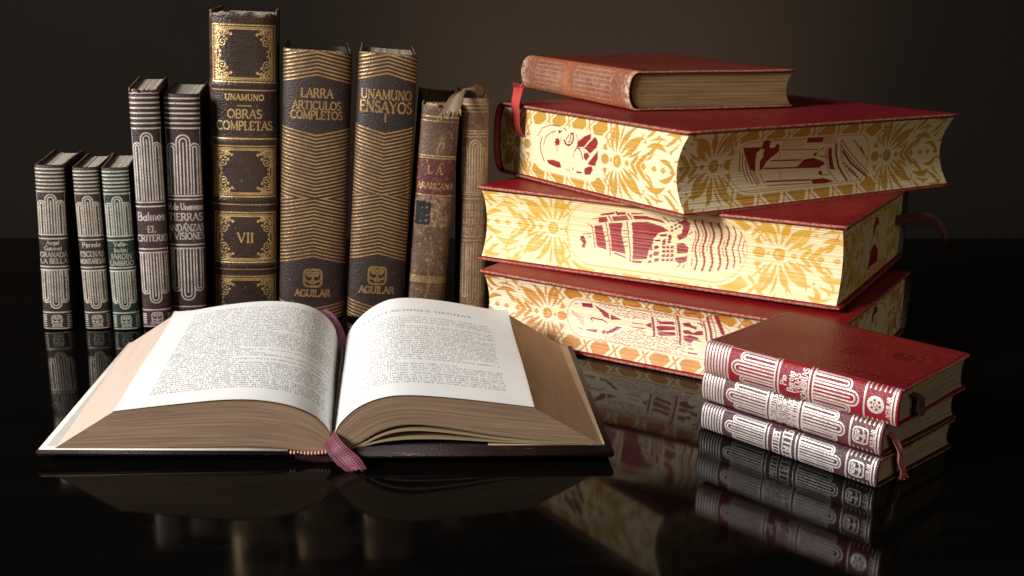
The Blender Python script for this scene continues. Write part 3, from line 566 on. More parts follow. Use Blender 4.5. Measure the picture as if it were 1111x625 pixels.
def crisol(cv, W, H, stripes, n_stripes, a1, base1, lines1, titles, lines2, a2, line3, emb, ends=True, round_emblem=False, ln=None, heavy=1.0):
    """small-series spine; every position is a fraction of the height measured from the head"""
    Y = lambda f: H * (1 - f)
    ln = ln or W * 0.019
    for i in range(n_stripes):
        cv.hline(Y(stripes[0] + (stripes[1] - stripes[0]) * i / (n_stripes - 1)), 0.0, W, ln * 1.15)
    fingers(cv, W, Y(base1), Y(a1[0]), Y(a1[1]), ln)
    for x in (0.075 * W, 0.925 * W):
        cv.stroke([(x, Y(stripes[1])), (x, Y(base1))], ln * 0.45)
    for f in lines1 + lines2:
        cv.hline(Y(f), 0.03 * W, 0.97 * W, ln)
    for i, (t, f, size, width) in enumerate(titles):
        if t is None:
            rubbed_line(cv, W / 2, Y(f), size, width * W, int(H * 10) + i)
        else:
            text(cv, t, W / 2, Y(f), size, width=width * W, heavy=heavy)
    fingers(cv, W, Y(lines2[-1]), Y(a2[0]), Y(a2[1]), ln)
    cv.hline(Y(line3), 0.03 * W, 0.97 * W, ln)
    emblem(cv, W / 2, Y(emb[0]), emb[1], round_=round_emblem)
    nb = 6
    for i in range(nb):
        f = line3 + 0.018 + (0.985 - line3 - 0.03) * i / (nb - 1)
        cv.hline(Y(f), 0.03 * W, 0.17 * W, ln * 0.8)
        cv.hline(Y(f), 0.83 * W, 0.97 * W, ln * 0.8)
    if ends:
        text(cv, "AGUILAR", W / 2, Y(0.978), H * 0.011, width=0.5 * W, heavy=1.2)
        cv.hline(Y(0.988), 0.03 * W, 0.97 * W, ln * 0.8)

def chevrons(cv, W, H, nodes, slope, period, r):
    """gold zigzag bands; nodes = (y, kind): 'gap' where a plain panel tip touches the band, 'turn' where the zigzag reverses"""
    U = np.abs(cv.X - W / 2) / (W / 2)
    Yf = H - cv.Y
    out = np.zeros_like(U)
    for lo, hi, ref, sign in nodes:
        phi = slope * U + sign * (Yf - ref)
        tri = np.abs(((phi / period) % 1.0) - 0.5) * period
        inside = (Yf >= lo) & (Yf < hi) & (phi > -r)
        out = np.maximum(out, np.where(inside, np.clip(0.5 + (r - (period * 0.5 - tri)) / cv.aa, 0, 1), 0))
    cv.L[0] = np.maximum(cv.L[0], out)

def scroll(cv, x, y, r, start, turns, sgn, ln, k=0):
    p = []
    n = 22
    for i in range(n + 1):
        t = i / n
        a = R(start) + sgn * t * turns * 2 * math.pi
        rr = r * (1 - 0.78 * t)
        p.append((x + rr * math.cos(a), y + rr * math.sin(a)))
    cv.stroke(p, ln, k)
    cv.dot(p[-1][0], p[-1][1], ln * 1.7, k)

def gilt_frame(cv, x0, y0, x1, y1):
    cv.rect(x0, y0, x1, y1, 0.32)
    cv.rect(x0 + 1.3, y0 + 1.3, x1 - 1.3, y1 - 1.3, 0.20)
    cv.rect(x0 + 2.2, y0 + 2.2, x1 - 2.2, y1 - 2.2, 0.34)
    cx, cy = (x0 + x1) / 2, (y0 + y1) / 2
    hw, hh = (x1 - x0) / 2 - 2.4, (y1 - y0) / 2 - 2.4
    for sx in (-1, 1):
        for sy in (-1, 1):
            P = lambda a, b: (cx + sx * a, cy + sy * b)
            def sc(a, b, r, st, tu, sg, ln=0.26):
                q = P(a, b)
                s2 = sg * sx * sy
                s0 = st if sx > 0 else 180 - st
                s0 = s0 if sy > 0 else -s0
                scroll(cv, q[0], q[1], r, s0, tu, s2, ln)
            sc(hw - 2.6, hh - 2.3, 2.2, 60, 1.25, 1)
            sc(hw - 6.0, hh - 2.0, 1.6, 120, 1.1, -1)
            sc(hw - 3.2, hh - 7.3, 2.6, 20, 1.35, -1)
            sc(hw - 1.3, hh - 4.6, 1.2, 0, 1.0, 1, 0.22)
            cv.stroke([P(hw, hh), P(hw - 1.4, hh - 4.2), P(hw - 0.7, hh - 8), P(hw - 1.6, 0.4)], 0.26)
            cv.stroke([P(hw - 0.4, hh - 0.3), P(hw - 4.5, hh - 0.9), P(hw - 8, hh - 2.6)], 0.28)
            for a, b, r in ((hw - 8.3, hh - 2.9, 0.8), (hw - 5.9, hh - 5.6, 0.75), (hw - 4.4, hh - 4.4, 0.55), (hw - 2.0, 1.4, 0.7), (hw - 0.7, hh - 9.8, 0.6), (hw - 4.6, hh - 0.6, 0.5), (hw - 1.0, 3.0, 0.5)):
                q = P(a, b)
                cv.dot(q[0], q[1], r)

def leaf(cv, cx, cy, ang, r0, r1, wd, bend, k=0, vein=True):
    n = 12
    L_, R_ = [], []
    for i in range(n + 1):
        t = i / n
        rr = r0 + (r1 - r0) * t
        a = R(ang + bend * t * t)
        x, y = cx + rr * math.cos(a), cy + rr * math.sin(a)
        h = wd * math.sin(math.pi * min(1, 0.06 + 0.94 * t) ** 0.85) * (0.35 + 0.65 * t)
        nx, ny = -math.sin(a), math.cos(a)
        L_.append((x + nx * h, y + ny * h)); R_.append((x - nx * h, y - ny * h))
    cv.fill(L_ + R_[::-1], k)

def rosette(cv, cx, cy, S, out, rnd, k=0):
    """painted palmette; S = half height available, out = +1/-1 side that faces the end of the book"""
    cv.stroke(arc_pts(cx, cy, 0.12 * S, 0.12 * S, 0, 360, 16), 0.05 * S, k)
    cv.dot(cx + 0.02 * S * out, cy, 0.06 * S, k)
    cv.dot(cx - out * 0.27 * S, cy, 0.05 * S, k)
    cv.dot(cx - out * 0.52 * S, cy, 0.17 * S, k, ry=0.14 * S)
    A = lambda a: a if out > 0 else 180 - a
    B = lambda b: b if out > 0 else -b
    for sg in (1, -1):
        for a, r0, r1, w, b in ((31, 0.28, 1.20, 0.135, 16), (56, 0.26, 1.26, 0.14, -20), (79, 0.26, 1.12, 0.12, -16), (101, 0.26, 1.15, 0.115, 14), (125, 0.28, 1.10, 0.095, -16)):
            leaf(cv, cx, cy, A(sg * a), r0 * S, r1 * S * rnd.uniform(0.93, 1.05), w * S, B(sg * b), k)
        # small leaves between the big ones
        for a in (19, 44, 67, 90, 113):
            leaf(cv, cx, cy, A(sg * a), 0.48 * S, 1.02 * S, 0.06 * S, B(sg * 5), k)
        # filler leaves toward the corner
        for px, py, a, l, w, b in () and ((1.02, 0.80, 25, 0.55, 0.11, 30), (1.22, 0.34, 30, 0.5, 0.13, -20), (0.58, 0.90, 20, 0.42, 0.09, 20), (1.50, 0.70, 60, 0.4, 0.12, 30), (1.66, 0.26, 10, 0.34, 0.12, 20), (1.92, 0.60, 80, 0.34, 0.10, 10), (2.1, 0.2, 40, 0.3, 0.1, 20)):
            leaf(cv, cx + out * px * S, cy + sg * py * S, A(sg * a), 0, l * S, w * S, B(sg * b), k)
        # inner filler beside the cartouche
        cv.stroke([(cx - out * 0.34 * S, cy + sg * 0.34 * S), (cx - out * 0.62 * S, cy + sg * 0.62 * S)], 0.025 * S, k)
        cv.stroke([(cx - out * 0.62 * S, cy + sg * 0.30 * S), (cx - out * 0.36 * S, cy + sg * 0.66 * S)], 0.025 * S, k)
        cv.fill([(cx - out * 0.42 * S, cy + sg * 0.24 * S), (cx - out * 0.62 * S, cy + sg * 0.24 * S), (cx - out * 0.54 * S, cy + sg * 0.40 * S)], k)
    loz = lambda d, o, a, b: cv.fill([(cx + out * (d - a) * S, cy + o * S), (cx + out * d * S, cy + (o + b) * S), (cx + out * (d + a) * S, cy + o * S), (cx + out * d * S, cy + (o - b) * S)], k)
    loz(0.40, 0, 0.10, 0.09)
    for d, w, th in ((0.60, 0.20, 0.055), (0.83, 0.26, 0.07)):
        cv.stroke([(cx + out * (d + w) * S, cy + w * S), (cx + out * d * S, cy), (cx + out * (d + w) * S, cy - w * S)], th * S, k)
    loz(1.08, 0, 0.12, 0.10)
    for sg in (1, -1):
        cv.dot(cx + out * 0.55 * S, cy + sg * 0.24 * S, 0.035 * S, k)

def lattice_strip(cv, x0, x1, y, h, step, k=0):
    """row of ochre lozenges parted by pale crosses"""
    n = max(1, int(round((x1 - x0) / step)))
    st = (x1 - x0) / n
    for i in range(n):
        c = x0 + (i + 0.5) * st
        cv.fill([(c - 0.36 * st, y), (c - 0.17 * st, y + h), (c + 0.17 * st, y + h), (c + 0.36 * st, y), (c + 0.17 * st, y - h), (c - 0.17 * st, y - h)], k)
        for b in (c - 0.5 * st, c + 0.5 * st):
            cv.stroke([(b - 0.15 * st, y - h), (b + 0.15 * st, y + h)], 0.028 * st, k)
            cv.stroke([(b - 0.15 * st, y + h), (b + 0.15 * st, y - h)], 0.028 * st, k)

def outer_leaves(cv, cx, cy, S, out, rnd, reach, k=0):
    """two further tiers of flame-like leaves from the palmette to the end of the edge"""
    A = lambda a: a if out > 0 else 180 - a
    B = lambda b: b if out > 0 else -b
    for sg in (1, -1):
        for a, r0, r1, w, b in ((14, 1.10, 1.75, 0.085, 14), (24, 1.20, 1.95, 0.10, -12), (38, 1.22, 1.80, 0.11, 16), (47, 1.28, 1.75, 0.08, -14), (10, 1.70, 2.35, 0.09, -10), (19, 1.85, 2.5, 0.10, 12),
                                (29, 1.85, 2.4, 0.08, -10), (6, 2.25, 2.9, 0.09, 8), (15, 2.45, 3.0, 0.09, -8), (62, 1.15, 1.5, 0.075, 18), (21, 2.55, 3.1, 0.07, 8), (88, 0.98, 1.3, 0.06, 10)):
            leaf(cv, cx, cy, A(sg * (a + rnd.uniform(-2, 2))), r0 * S, min(r1, reach) * S, w * 1.3 * S, B(sg * b), k)
        for a, r0, r1, w, b in ((9, 1.15, 1.5, 0.06, 8), (31, 1.30, 1.9, 0.06, -8), (53, 1.28, 1.62, 0.06, 10), (70, 1.12, 1.36, 0.06, -12), (14, 2.0, 2.4, 0.06, 6), (26, 2.1, 2.6, 0.06, 8), (5, 2.7, 3.2, 0.06, 4)):
            leaf(cv, cx, cy, A(sg * a), r0 * S, r1 * S, w * S, B(sg * b), k)
        for a, r, q in ((33, 1.16, 0.04), (8, 1.05, 0.04), (20, 1.5, 0.045), (31, 1.62, 0.04), (13, 2.1, 0.045), (24, 2.3, 0.04)):
            t = R(A(sg * a))
            cv.dot(cx + r * S * math.cos(t), cy + r * S * math.sin(t), q * S, k)
    for d in (1.5, 1.85, 2.2, 2.55):
        x = cx + out * d * S
        cv.fill([(x - 0.12 * S, cy), (x, cy + 0.085 * S), (x + 0.12 * S, cy), (x, cy - 0.085 * S)], k)

def painted_face(cv, W, T, ros, pic, cart, rnd, lat=True, steps=14.0):
    """ros: two rosette centres as fractions; cart: cartouche (u0,v0,u1,v1) left white; pic: key of PICTURES"""
    (ul, vl), (ur, vr) = ros
    S = T * 0.47
    if lat:
        u0, u1 = ul * W + 0.5 * S, ur * W - 0.5 * S
        for v in (0.86, 0.14):
            lattice_strip(cv, u0, u1, T * v, T * 0.095, steps)
    u0, v0, u1, v1 = cart
    a, b, c, d = u0 * W, v0 * T, u1 * W, v1 * T
    rx = min((d - b) * 0.5, (c - a) * 0.3)
    outl = [(a + rx, b), (c - rx, b)] + arc_pts(c - rx, (b + d) / 2, rx, (d - b) / 2, -90, 90, 16) + [(a + rx, d)] + arc_pts(a + rx, (b + d) / 2, rx, (d - b) / 2, 90, 270, 16)
    cv.fill([((x - (a + c) / 2) * 1.04 + (a + c) / 2, (y - (b + d) / 2) * 1.10 + (b + d) / 2) for x, y in outl], 0, erase=True)
    outer_leaves(cv, ul * W, vl * T, S, -1, rnd, 3.2)
    outer_leaves(cv, ur * W, vr * T, S, 1, rnd, 3.2)
    rosette(cv, ul * W, vl * T, S, -1, rnd)
    rosette(cv, ur * W, vr * T, S, 1, rnd)
    cv.fill(outl, 0, erase=True)
    if pic != 'portrait':
        cv.stroke(outl + outl[:1], T * 0.010, 0, val=0.6)
    if pic:
        fills, strokes = PICTURES[pic]
        f = lambda L: [(x * W / 1000.0, y * T / 1000.0) for x, y in L]
        for poly in fills:
            cv.fill(f(poly), 1)
        for r, L in strokes:
            cv.stroke(f(L), max(r, 0.16), 1)

def tail_face(cv, W, T, rnd):
    """the short painted end of a big volume, seen foreshortened"""
    S = T * 0.46
    outer_leaves(cv, 0.24 * W, 0.5 * T, S, -1, rnd, 2.2)
    outer_leaves(cv, 0.83 * W, 0.5 * T, S, 1, rnd, 2.2)
    lattice_strip(cv, 0.3 * W, 0.78 * W, T * 0.88, T * 0.07, 13)
    lattice_strip(cv, 0.3 * W, 0.78 * W, T * 0.12, T * 0.07, 13)
    cx, cy = 0.53 * W, 0.5 * T
    cv.dot(cx, cy, 0.21 * W, 0, erase=True, ry=T * 0.38)
    rosette(cv, 0.24 * W, cy, S, -1, rnd)
    rosette(cv, 0.83 * W, cy, S, 1, rnd)
    cv.stroke(arc_pts(cx, cy, 0.19 * W, T * 0.35, 0, 360, 30), 0.5, 0)
    # a bust in red: cap, face shadow, shoulders
    s = T / 45.0
    cv.fill([(cx - 13 * s, cy - 14 * s), (cx - 11 * s, cy - 5 * s), (cx - 5 * s, cy - 1 * s), (cx + 1 * s, cy - 2 * s), (cx + 9 * s, cy - 6 * s), (cx + 13 * s, cy - 14 * s)], 1)
    cv.fill([(cx - 6 * s, cy + 3 * s), (cx - 8 * s, cy + 10 * s), (cx - 3 * s, cy + 15 * s), (cx + 5 * s, cy + 14 * s), (cx + 8 * s, cy + 8 * s), (cx + 4 * s, cy + 10 * s), (cx - 2 * s, cy + 9 * s)], 1)
    cv.fill([(cx + 3 * s, cy + 1 * s), (cx + 7 * s, cy + 6 * s), (cx + 6 * s, cy - 1 * s)], 1)
    for i in range(7):
        cv.stroke([(cx - 15 * s + i * 1.2 * s, cy - 6 * s + i * 2.6 * s), (cx - 11 * s + i * 1.0 * s, cy - 4 * s + i * 2.4 * s)], 0.3 * s + 0.1, 1)
    for i in range(4):
        cv.stroke([(cx - 4 * s + 2.6 * s * i, cy + 6 * s), (cx - 3.2 * s + 2.6 * s * i, cy + 3.5 * s)], 0.35 * s, 1)

# ------------------------------------------------------------------ a closed book and its parts
def arc_profile(T, r, n, e=0.9):
    """half-elliptic back of a spine across thickness T, bulging r toward -Y; evenly spaced by arc length"""
    ph = np.linspace(-math.pi / 2, math.pi / 2, 400)
    x = T / 2 * np.sin(ph); y = -r * np.abs(np.cos(ph)) ** e
    s = np.concatenate([[0], np.cumsum(np.hypot(np.diff(x), np.diff(y)))])
    q = np.linspace(0, s[-1], n)
    return np.interp(q, s, x), np.interp(q, s, y), s[-1]

def spine_part(parent, T, H, r, mat, nx, nz, draw=None, hubs=(), ragged=0.0, e=0.9, seed=1, th=0.0011, endcurl=0.0010):
    px, py, L = arc_profile(T, r, nx, e)
    ix, iy, _ = arc_profile(T - 2 * th, max(r - th, 0.0004), nx, e)
    iy = iy + 0.0004
    rnd = np.random.RandomState(seed)
    z = np.linspace(0, H, nz)
    rows = []
    nxm, nym = px / np.maximum(np.hypot(px, py), 1e-9), py / np.maximum(np.hypot(px, py), 1e-9)
    rag_t = np.interp(np.linspace(0, 1, nx), np.linspace(0, 1, 14), rnd.rand(14)) * ragged
    rag_b = np.interp(np.linspace(0, 1, nx), np.linspace(0, 1, 14), rnd.rand(14)) * ragged * 0.4
    for zz in z:
        f = zz / H
        dz = min(zz, H - zz)
        c = 1 - math.sqrt(max(0, 1 - max(0, 1 - dz / (endcurl * 1.5)) ** 2)) if dz < endcurl * 1.5 else 0
        k = c * endcurl * 0.8
        hb = sum(h * math.exp(-((zz - hz) / w) ** 2) for hz, h, w in hubs)
        x = px - nxm * (k - hb * (py < -0.2 * r)); y = py - nym * (k - hb)
        rows.append(np.stack([x, y, zz - rag_t * max(0, (f - 0.975) / 0.025) + rag_b * max(0, (0.025 - f) / 0.025)], -1))
    top, bot = rows[-1], rows[0]
    def inner(zrow):
        return np.stack([ix, iy, zrow], -1)
    rows = [inner(np.full(nx, 0.006)), inner(bot[:, 2])] + rows + [inner(top[:, 2]), inner(np.full(nx, H - 0.006))]
    V = np.concatenate(rows)
    dec = np.zeros((len(V), 3))
    if draw:
        cv = Canvas(0, L * 1000, 0, H * 1000, nx, nz)
        draw(cv, L * 1000, H * 1000)
        dec[2 * nx:2 * nx + nx * nz] = cv.decor()
    return mesh_object('spine', V, grid_faces(nz + 4, nx), mat, parent, decor=dec)

def board_part(name, parent, side, T, H, W, bt, mat, warp=None, ns=26, nt_=26, draw=None, y0=0.0):
    """a cover board with rounded edges; side +1/-1 along the thickness"""
    ra = min(bt * 0.45, 0.0009)
    def axis(lo, hi, n):
        mid = np.linspace(lo + ra, hi - ra, n)
        pos = [lo + 0.008, lo + 0.0005, lo, lo, lo + ra * 0.3] + list(mid) + [hi - ra * 0.3, hi, hi, hi - 0.0005, hi - 0.008]
        ht = [-bt, -bt, -bt + ra, -ra, -ra * 0.3] + [0] * n + [-ra * 0.3, -ra, -bt + ra, -bt, -bt]
        return np.array(pos), np.array(ht)
    ys, hy = axis(y0, W, ns); zs, hz = axis(0, H, nt_)
    Yg, Zg = np.meshgrid(ys, zs)
    Hh = np.minimum(hy[None, :], hz[:, None])
    X = T / 2 + Hh
    if warp:
        X = X + warp(Yg / W, Zg / H)
    X = X + 0.00022 * np.sin(Yg / W * 5 + H * 900) * np.sin(Zg / H * 4.3 + W * 700) * np.clip(Yg / W * 3, 0, 1)
    # the two fore corners are rounded by wear
    rc = 0.0030
    cyy = np.clip(Yg - (W - rc), 0, None)
    czz = np.where(Zg < H / 2, np.clip(rc - Zg, 0, None), np.clip(Zg - (H - rc), 0, None))
    hyp = np.hypot(cyy, czz)
    sc_ = np.where((cyy > 0) & (czz > 0), np.maximum(cyy, czz) / np.maximum(hyp, 1e-9), 1.0)
    Yg = np.where(sc_ < 1, W - rc + cyy * sc_, Yg)
    Zg = np.where(sc_ < 1, np.where(Zg < H / 2, rc - czz * sc_, H - rc + czz * sc_), Zg)
    V = np.stack([side * X, Yg, Zg], -1).reshape(-1, 3)
    dec = np.zeros((len(V), 3))
    edge = ((Hh < -1e-6) & (Hh > -bt + 1e-6)).ravel()
    dec[edge, 2] = 0.8
    if draw:
        cv = Canvas(y0 * 1000, W * 1000, 0, H * 1000, ns, nt_)
        draw(cv)
        d = dec.reshape(len(zs), len(ys), 3)
        d[5:-5, 5:-5] = np.maximum(d[5:-5, 5:-5], cv.decor().reshape(nt_, ns, 3))
    return mesh_object(name, V, grid_faces(len(zs), len(ys), flip=side > 0), mat, parent, decor=dec)

def shift_rows(dec, nr, nc, rnd):
    """leaves never lie perfectly even: each row of the picture slips a little"""
    d = dec.reshape(nr, nc, 3).copy()
    for i in range(nr):
        d[i] = np.roll(d[i], int(rnd.choice([-1, 0, 0, 0, 1])), axis=0)
    return d.reshape(-1, 3)

def block_part(parent, T, H, W, bt, sq, r, mats, conc=0.004, fore=None, ends=None, px_mm=(0.6, 0.6), seed=3, rough=0.00012, sqf=None, back=0.0):
    """the leaves: fore, tail (Z=0) and head (Z=H) faces; `fore` and `ends` draw on them, the samples per mm follow px_mm"""
    xh = T / 2 - bt
    sqf = sq if sqf is None else sqf
    rnd = np.random.RandomState(seed)
    def nxof(d, n=40): return n if d is None else d
    V, F, UV, MI, DEC = [], [], [], [], []
    base = 0
    def add(v, nr, nc, uv, mi, dec):
        nonlocal base
        V.append(v.reshape(-1, 3)); F.append(grid_faces(nr, nc, base=base)); UV.append(uv.reshape(-1, 2)); DEC.append(dec)
        MI.append(np.full((nr - 1) * (nc - 1), mi)); base += nr * nc
    def edge_y(x, k):                              # k=0 spine side, 1 fore side
        q = 1 - (x / xh) ** 2
        return (back + 0.0012 - (r - 0.0016) * np.sqrt(np.maximum(q, 0)) * 0.8) if k == 0 else (W - sqf - conc * q)
    # fore face: rows over thickness, columns over height
    nr = int(T * 1000 * px_mm[0]) if fore else 36
    nc = int(H * 1000 * px_mm[0]) if fore else 30
    x = np.linspace(-xh, xh, nr); z = np.linspace(sq, H - sq, nc)
    jag = rnd.normal(0, rough, nr)
    Xg, Zg = np.meshgrid(x, z, indexing='ij')
    Yg = edge_y(Xg, 1) + jag[:, None]
    if fore:
        cv = Canvas(sq * 1000, (H - sq) * 1000, (T / 2 - xh) * 1000, (T / 2 + xh) * 1000, nc, nr)
        fore(cv, H * 1000, T * 1000); dec = shift_rows(cv.decor(), nr, nc, rnd)
    else:
        dec = np.zeros((nr * nc, 3))
    add(np.stack([Xg, Yg, Zg], -1), nr, nc, np.stack([Zg * 1000 / 60, (Xg + xh) / (2 * xh)], -1), 1 if fore else 0, dec)
    for end in (0, 1):
        d = (ends or {}).get(end)
        nr = int(T * 1000 * px_mm[1]) if d else 36
        nc = int(W * 1000 * px_mm[1]) if d else 30
        x = np.linspace(-xh, xh, nr); t = np.linspace(1, 0, nc)
        jag = rnd.normal(0, rough, nr)
        Xg, Tg = np.meshgrid(x, t, indexing='ij')
        Yg = edge_y(Xg, 1) * Tg + edge_y(Xg, 0) * (1 - Tg)
        Zg = (sq + jag[:, None] if end == 0 else H - sq + jag[:, None]) + 0 * Yg
        if d:
            cv = Canvas(sqf * 1000, W * 1000, (T / 2 - xh) * 1000, (T / 2 + xh) * 1000, nc, nr)
            d(cv, W * 1000, T * 1000); dec = shift_rows(cv.decor(), nr, nc, rnd)
        else:
            dec = np.zeros((nr * nc, 3))
        add(np.stack([Xg, Yg, Zg], -1), nr, nc, np.stack([Yg * 1000 / 60, (Xg + xh) / (2 * xh)], -1), 1 if d else 0, dec)
    # the two flat sides and the glued back close the block
    for s_ in (-1, 1):
        y = np.linspace(0.002, W - sqf, 2); z = np.linspace(sq, H - sq, 2)
        Yg, Zg = np.meshgrid(y, z, indexing='ij')
        add(np.stack([0 * Yg + s_ * xh, Yg, Zg], -1), 2, 2, np.zeros((4, 2)), 0, np.zeros((4, 3)))
    x = np.linspace(-xh, xh, 20); z = np.linspace(sq, H - sq, 2)
    Xg, Zg = np.meshgrid(x, z, indexing='ij')
    add(np.stack([Xg, edge_y(Xg, 0), Zg], -1), 20, 2, np.zeros((40, 2)), 0, np.zeros((40, 3)))
    return mesh_object('page_block', np.concatenate(V), np.concatenate(F), mats, parent, uv=np.concatenate(UV),
                       decor=np.concatenate(DEC), mat_index=np.concatenate(MI))

def headband_part(parent, T, bt, r, z, mat, y=0.0012, rad=0.0007):
    """rolled silk band along the back of the leaves"""
    xh = T / 2 - bt
    n, m = 40, 8
    x = np.linspace(-xh * 0.94, xh * 0.94, n)
    yy = y - (r - 0.0016) * 0.8 * np.sqrt(1 - (x / xh) ** 2)
    a = np.linspace(0, 2 * math.pi, m + 1)
    k = 1 + 0.15 * np.sin(np.arange(n) * 2.2)
    V = np.stack([np.repeat(x[:, None], m + 1, 1), yy[:, None] + rad * k[:, None] * np.cos(a), z + rad * k[:, None] * np.sin(a)], -1)
    return mesh_object('headband', V.reshape(-1, 3), grid_faces(n, m + 1), mat, parent)

def smooth_path(p, n):
    p = np.asarray(p, float)
    for _ in range(3):
        q = np.empty((2 * len(p) - 2, p.shape[1]))
        q[0::2] = 0.75 * p[:-1] + 0.25 * p[1:]; q[1::2] = 0.25 * p[:-1] + 0.75 * p[1:]
        p = np.concatenate([p[:1], q, p[-1:]])
    s = np.concatenate([[0], np.cumsum(np.linalg.norm(np.diff(p, axis=0), axis=1))])
    u = np.linspace(0, s[-1], n)
    return np.stack([np.interp(u, s, p[:, i]) for i in range(p.shape[1])], -1), s[-1]

def ribbon_part(name, parent, path, widths, mat, fray=0.0, seed=5, th=0.00035, ripple=0.0003, inv=None):
    """a strip of cloth; path points (x,y,z), widths = vectors across it, frayed into threads at its last end"""
    rnd = np.random.RandomState(seed)
    n, m = 48, 13
    P, L = smooth_path(path, n); Wd, _ = smooth_path(widths, n)
    wl = np.linalg.norm(Wd, axis=1).mean()
    u = np.linspace(-0.5, 0.5, m)
    tang = np.gradient(P, axis=0); tang /= np.linalg.norm(tang, axis=1)[:, None]
    nor = np.cross(tang, Wd); nor /= np.maximum(np.linalg.norm(nor, axis=1)[:, None], 1e-9)
    V = P[:, None, :] + u[None, :, None] * Wd[:, None, :]
    V = V + nor[:, None, :] * (ripple * np.sin(u * 9)[None, :, None] + ripple * 0.6 * np.sin(np.arange(n) * 0.35)[:, None, None])
    top = V + nor[:, None, :] * th * 0.5; bot = V - nor[:, None, :] * th * 0.5
    ring = np.concatenate([top, bot[:, ::-1], top[:, :1]], 1)
    nc = ring.shape[1]
    uvx = np.concatenate([u, u[::-1], u[:1]]) * wl * 1000
    uv = np.stack(np.broadcast_arrays(uvx[None, :], (np.linspace(0, L, n) * 1000)[:, None]), -1)
    VV, FF, UU = [ring.reshape(-1, 3)], [grid_faces(n, nc)], [uv.reshape(-1, 2)]
    base = n * nc
    if fray:
        for k in range(22):
            s0 = rnd.uniform(-0.5, 0.5)
            p0 = P[-2] + s0 * Wd[-2]
            d = tang[-1] + 0.5 * s0 * Wd[-1] / wl + nor[-1] * rnd.normal(0, 0.25) + Wd[-1] / wl * rnd.normal(0, 0.15)
            l = fray * rnd.uniform(0.35, 1.0)
            rr = 0.00022
            pts = np.array([p0, p0 + d * l * 0.5 + nor[-1] * rnd.normal(0, 0.0003), p0 + d * l + nor[-1] * rnd.normal(0, 0.0008)])
            ac = Wd[-1] / wl
            a = np.linspace(0, 2 * math.pi, 6)
            T_ = pts[:, None, :] + rr * (np.cos(a)[None, :, None] * ac + np.sin(a)[None, :, None] * nor[-1]) * np.array([1, 0.9, 0.4])[:, None, None]
            VV.append(T_.reshape(-1, 3)); FF.append(grid_faces(3, 6, base=base)); base += 18
            UU.append(np.full((18, 2), s0 * wl * 1000))
    V = np.concatenate(VV)
    if inv is not None:
        V = (np.array(inv)[:3, :3] @ V.T).T + np.array(inv)[:3, 3]
    return mesh_object(name, V, np.concatenate(FF), mat, parent, uv=np.concatenate(UU))

def pose_standing(x, y, yaw, lean, T):
    z = T * math.sin(R(max(lean, 0)))
    return Matrix.Translation((x, y, z)) @ Matrix.Rotation(R(yaw), 4, 'Z') @ Matrix.Rotation(R(lean), 4, 'Y') @ Matrix.Translation((T / 2, 0, 0))

def pose_lying(x, y, z, yaw, T, W, spine_back):
    a = Vector((math.cos(R(yaw)), math.sin(R(yaw)), 0)); b = Vector((-a.y, a.x, 0)); up = Vector((0, 0, 1))
    o = Vector((x, y, z)) + up * T / 2
    if spine_back:
        o = o + b * W
        Yv, Zv = -b, a
    else:
        Yv, Zv = a, b
    m = Matrix.Identity(4)
    for i, c in enumerate((up, Yv, Zv, o)):
        for k in range(3):
            m[k][i] = c[k]
    return m

# ------------------------------------------------------------------ the setting: polished table and backdrop
bm = bmesh.new()
bmesh.ops.create_cube(bm, size=1.0, matrix=Matrix.Diagonal((2.8, 1.7, 0.02, 1)))
bmesh.ops.bevel(bm, geom=[e for e in bm.edges], offset=0.0015, segments=2, affect='EDGES')
table = from_bmesh('table_surface', bm, M['table'], smooth=False)
table.matrix_world = Matrix.Translation((0, 0.933, 0)) @ Matrix.Rotation(R(6.18), 4, 'Z') @ Matrix.Translation((0, -0.85, -0.0101))
table['kind'] = 'structure'
bm = bmesh.new()
bmesh.ops.create_cube(bm, size=1.0, matrix=Matrix.Translation((0, 1.72, 0.1)) @ Matrix.Diagonal((6.0, 0.02, 4.0, 1)))
backdrop = from_bmesh('backdrop', bm, M['backdrop'], smooth=False)
backdrop['kind'] = 'structure'

ROW = 'old books standing in a row'
PILE = 'large and small books piled flat at the back'
TRIO = 'three small books piled flat in front'
K = 1.64 * Q        # samples per mm at the row of books

def standing_book(name, label, x, y, yaw, lean, H, W, T, spine_mat, board_mat, draw, r=0.003, bt=0.0013, sq=0.002,
                  pages='pages_white', hubs=(), ragged=0.0, seed=1, e=0.9, headband=True):
    b = thing(name, label, 'book', pose_standing(x, y, yaw, lean, T), ROW)
    _, _, L = arc_profile(T, r, 50, e)
    spine_part(b, T, H, r, M[spine_mat], int(L * 1000 * K), int(H * 1000 * K), draw, hubs, ragged, e, seed)
    for s, nm in ((1, 'front_board'), (-1, 'back_board')):
        rr = random.Random(seed * 7 + s)
        c1 = rr.uniform(0.0002, 0.0008)
        board_part(nm, b, s, T, H, W, bt, M[board_mat], lambda yy, zz, c=c1: c * yy ** 3)
    block_part(b, T, H, W, bt, sq, r, [M[pages]], 0.003, seed=seed)
    if headband:
        headband_part(b, T, bt, r, H - sq + 0.0004, M['headband'])
    return b

def crisol_small(title):
    def draw(cv, W, H):
        crisol(cv, W, H, (0.022, 0.155), 7, (0.172, 0.210), 0.405, [0.412, 0.436],
               title, [0.606, 0.626], (0.862, 0.826), 0.888, (0.935, H * 0.028), ln=W * 0.02)
    return draw

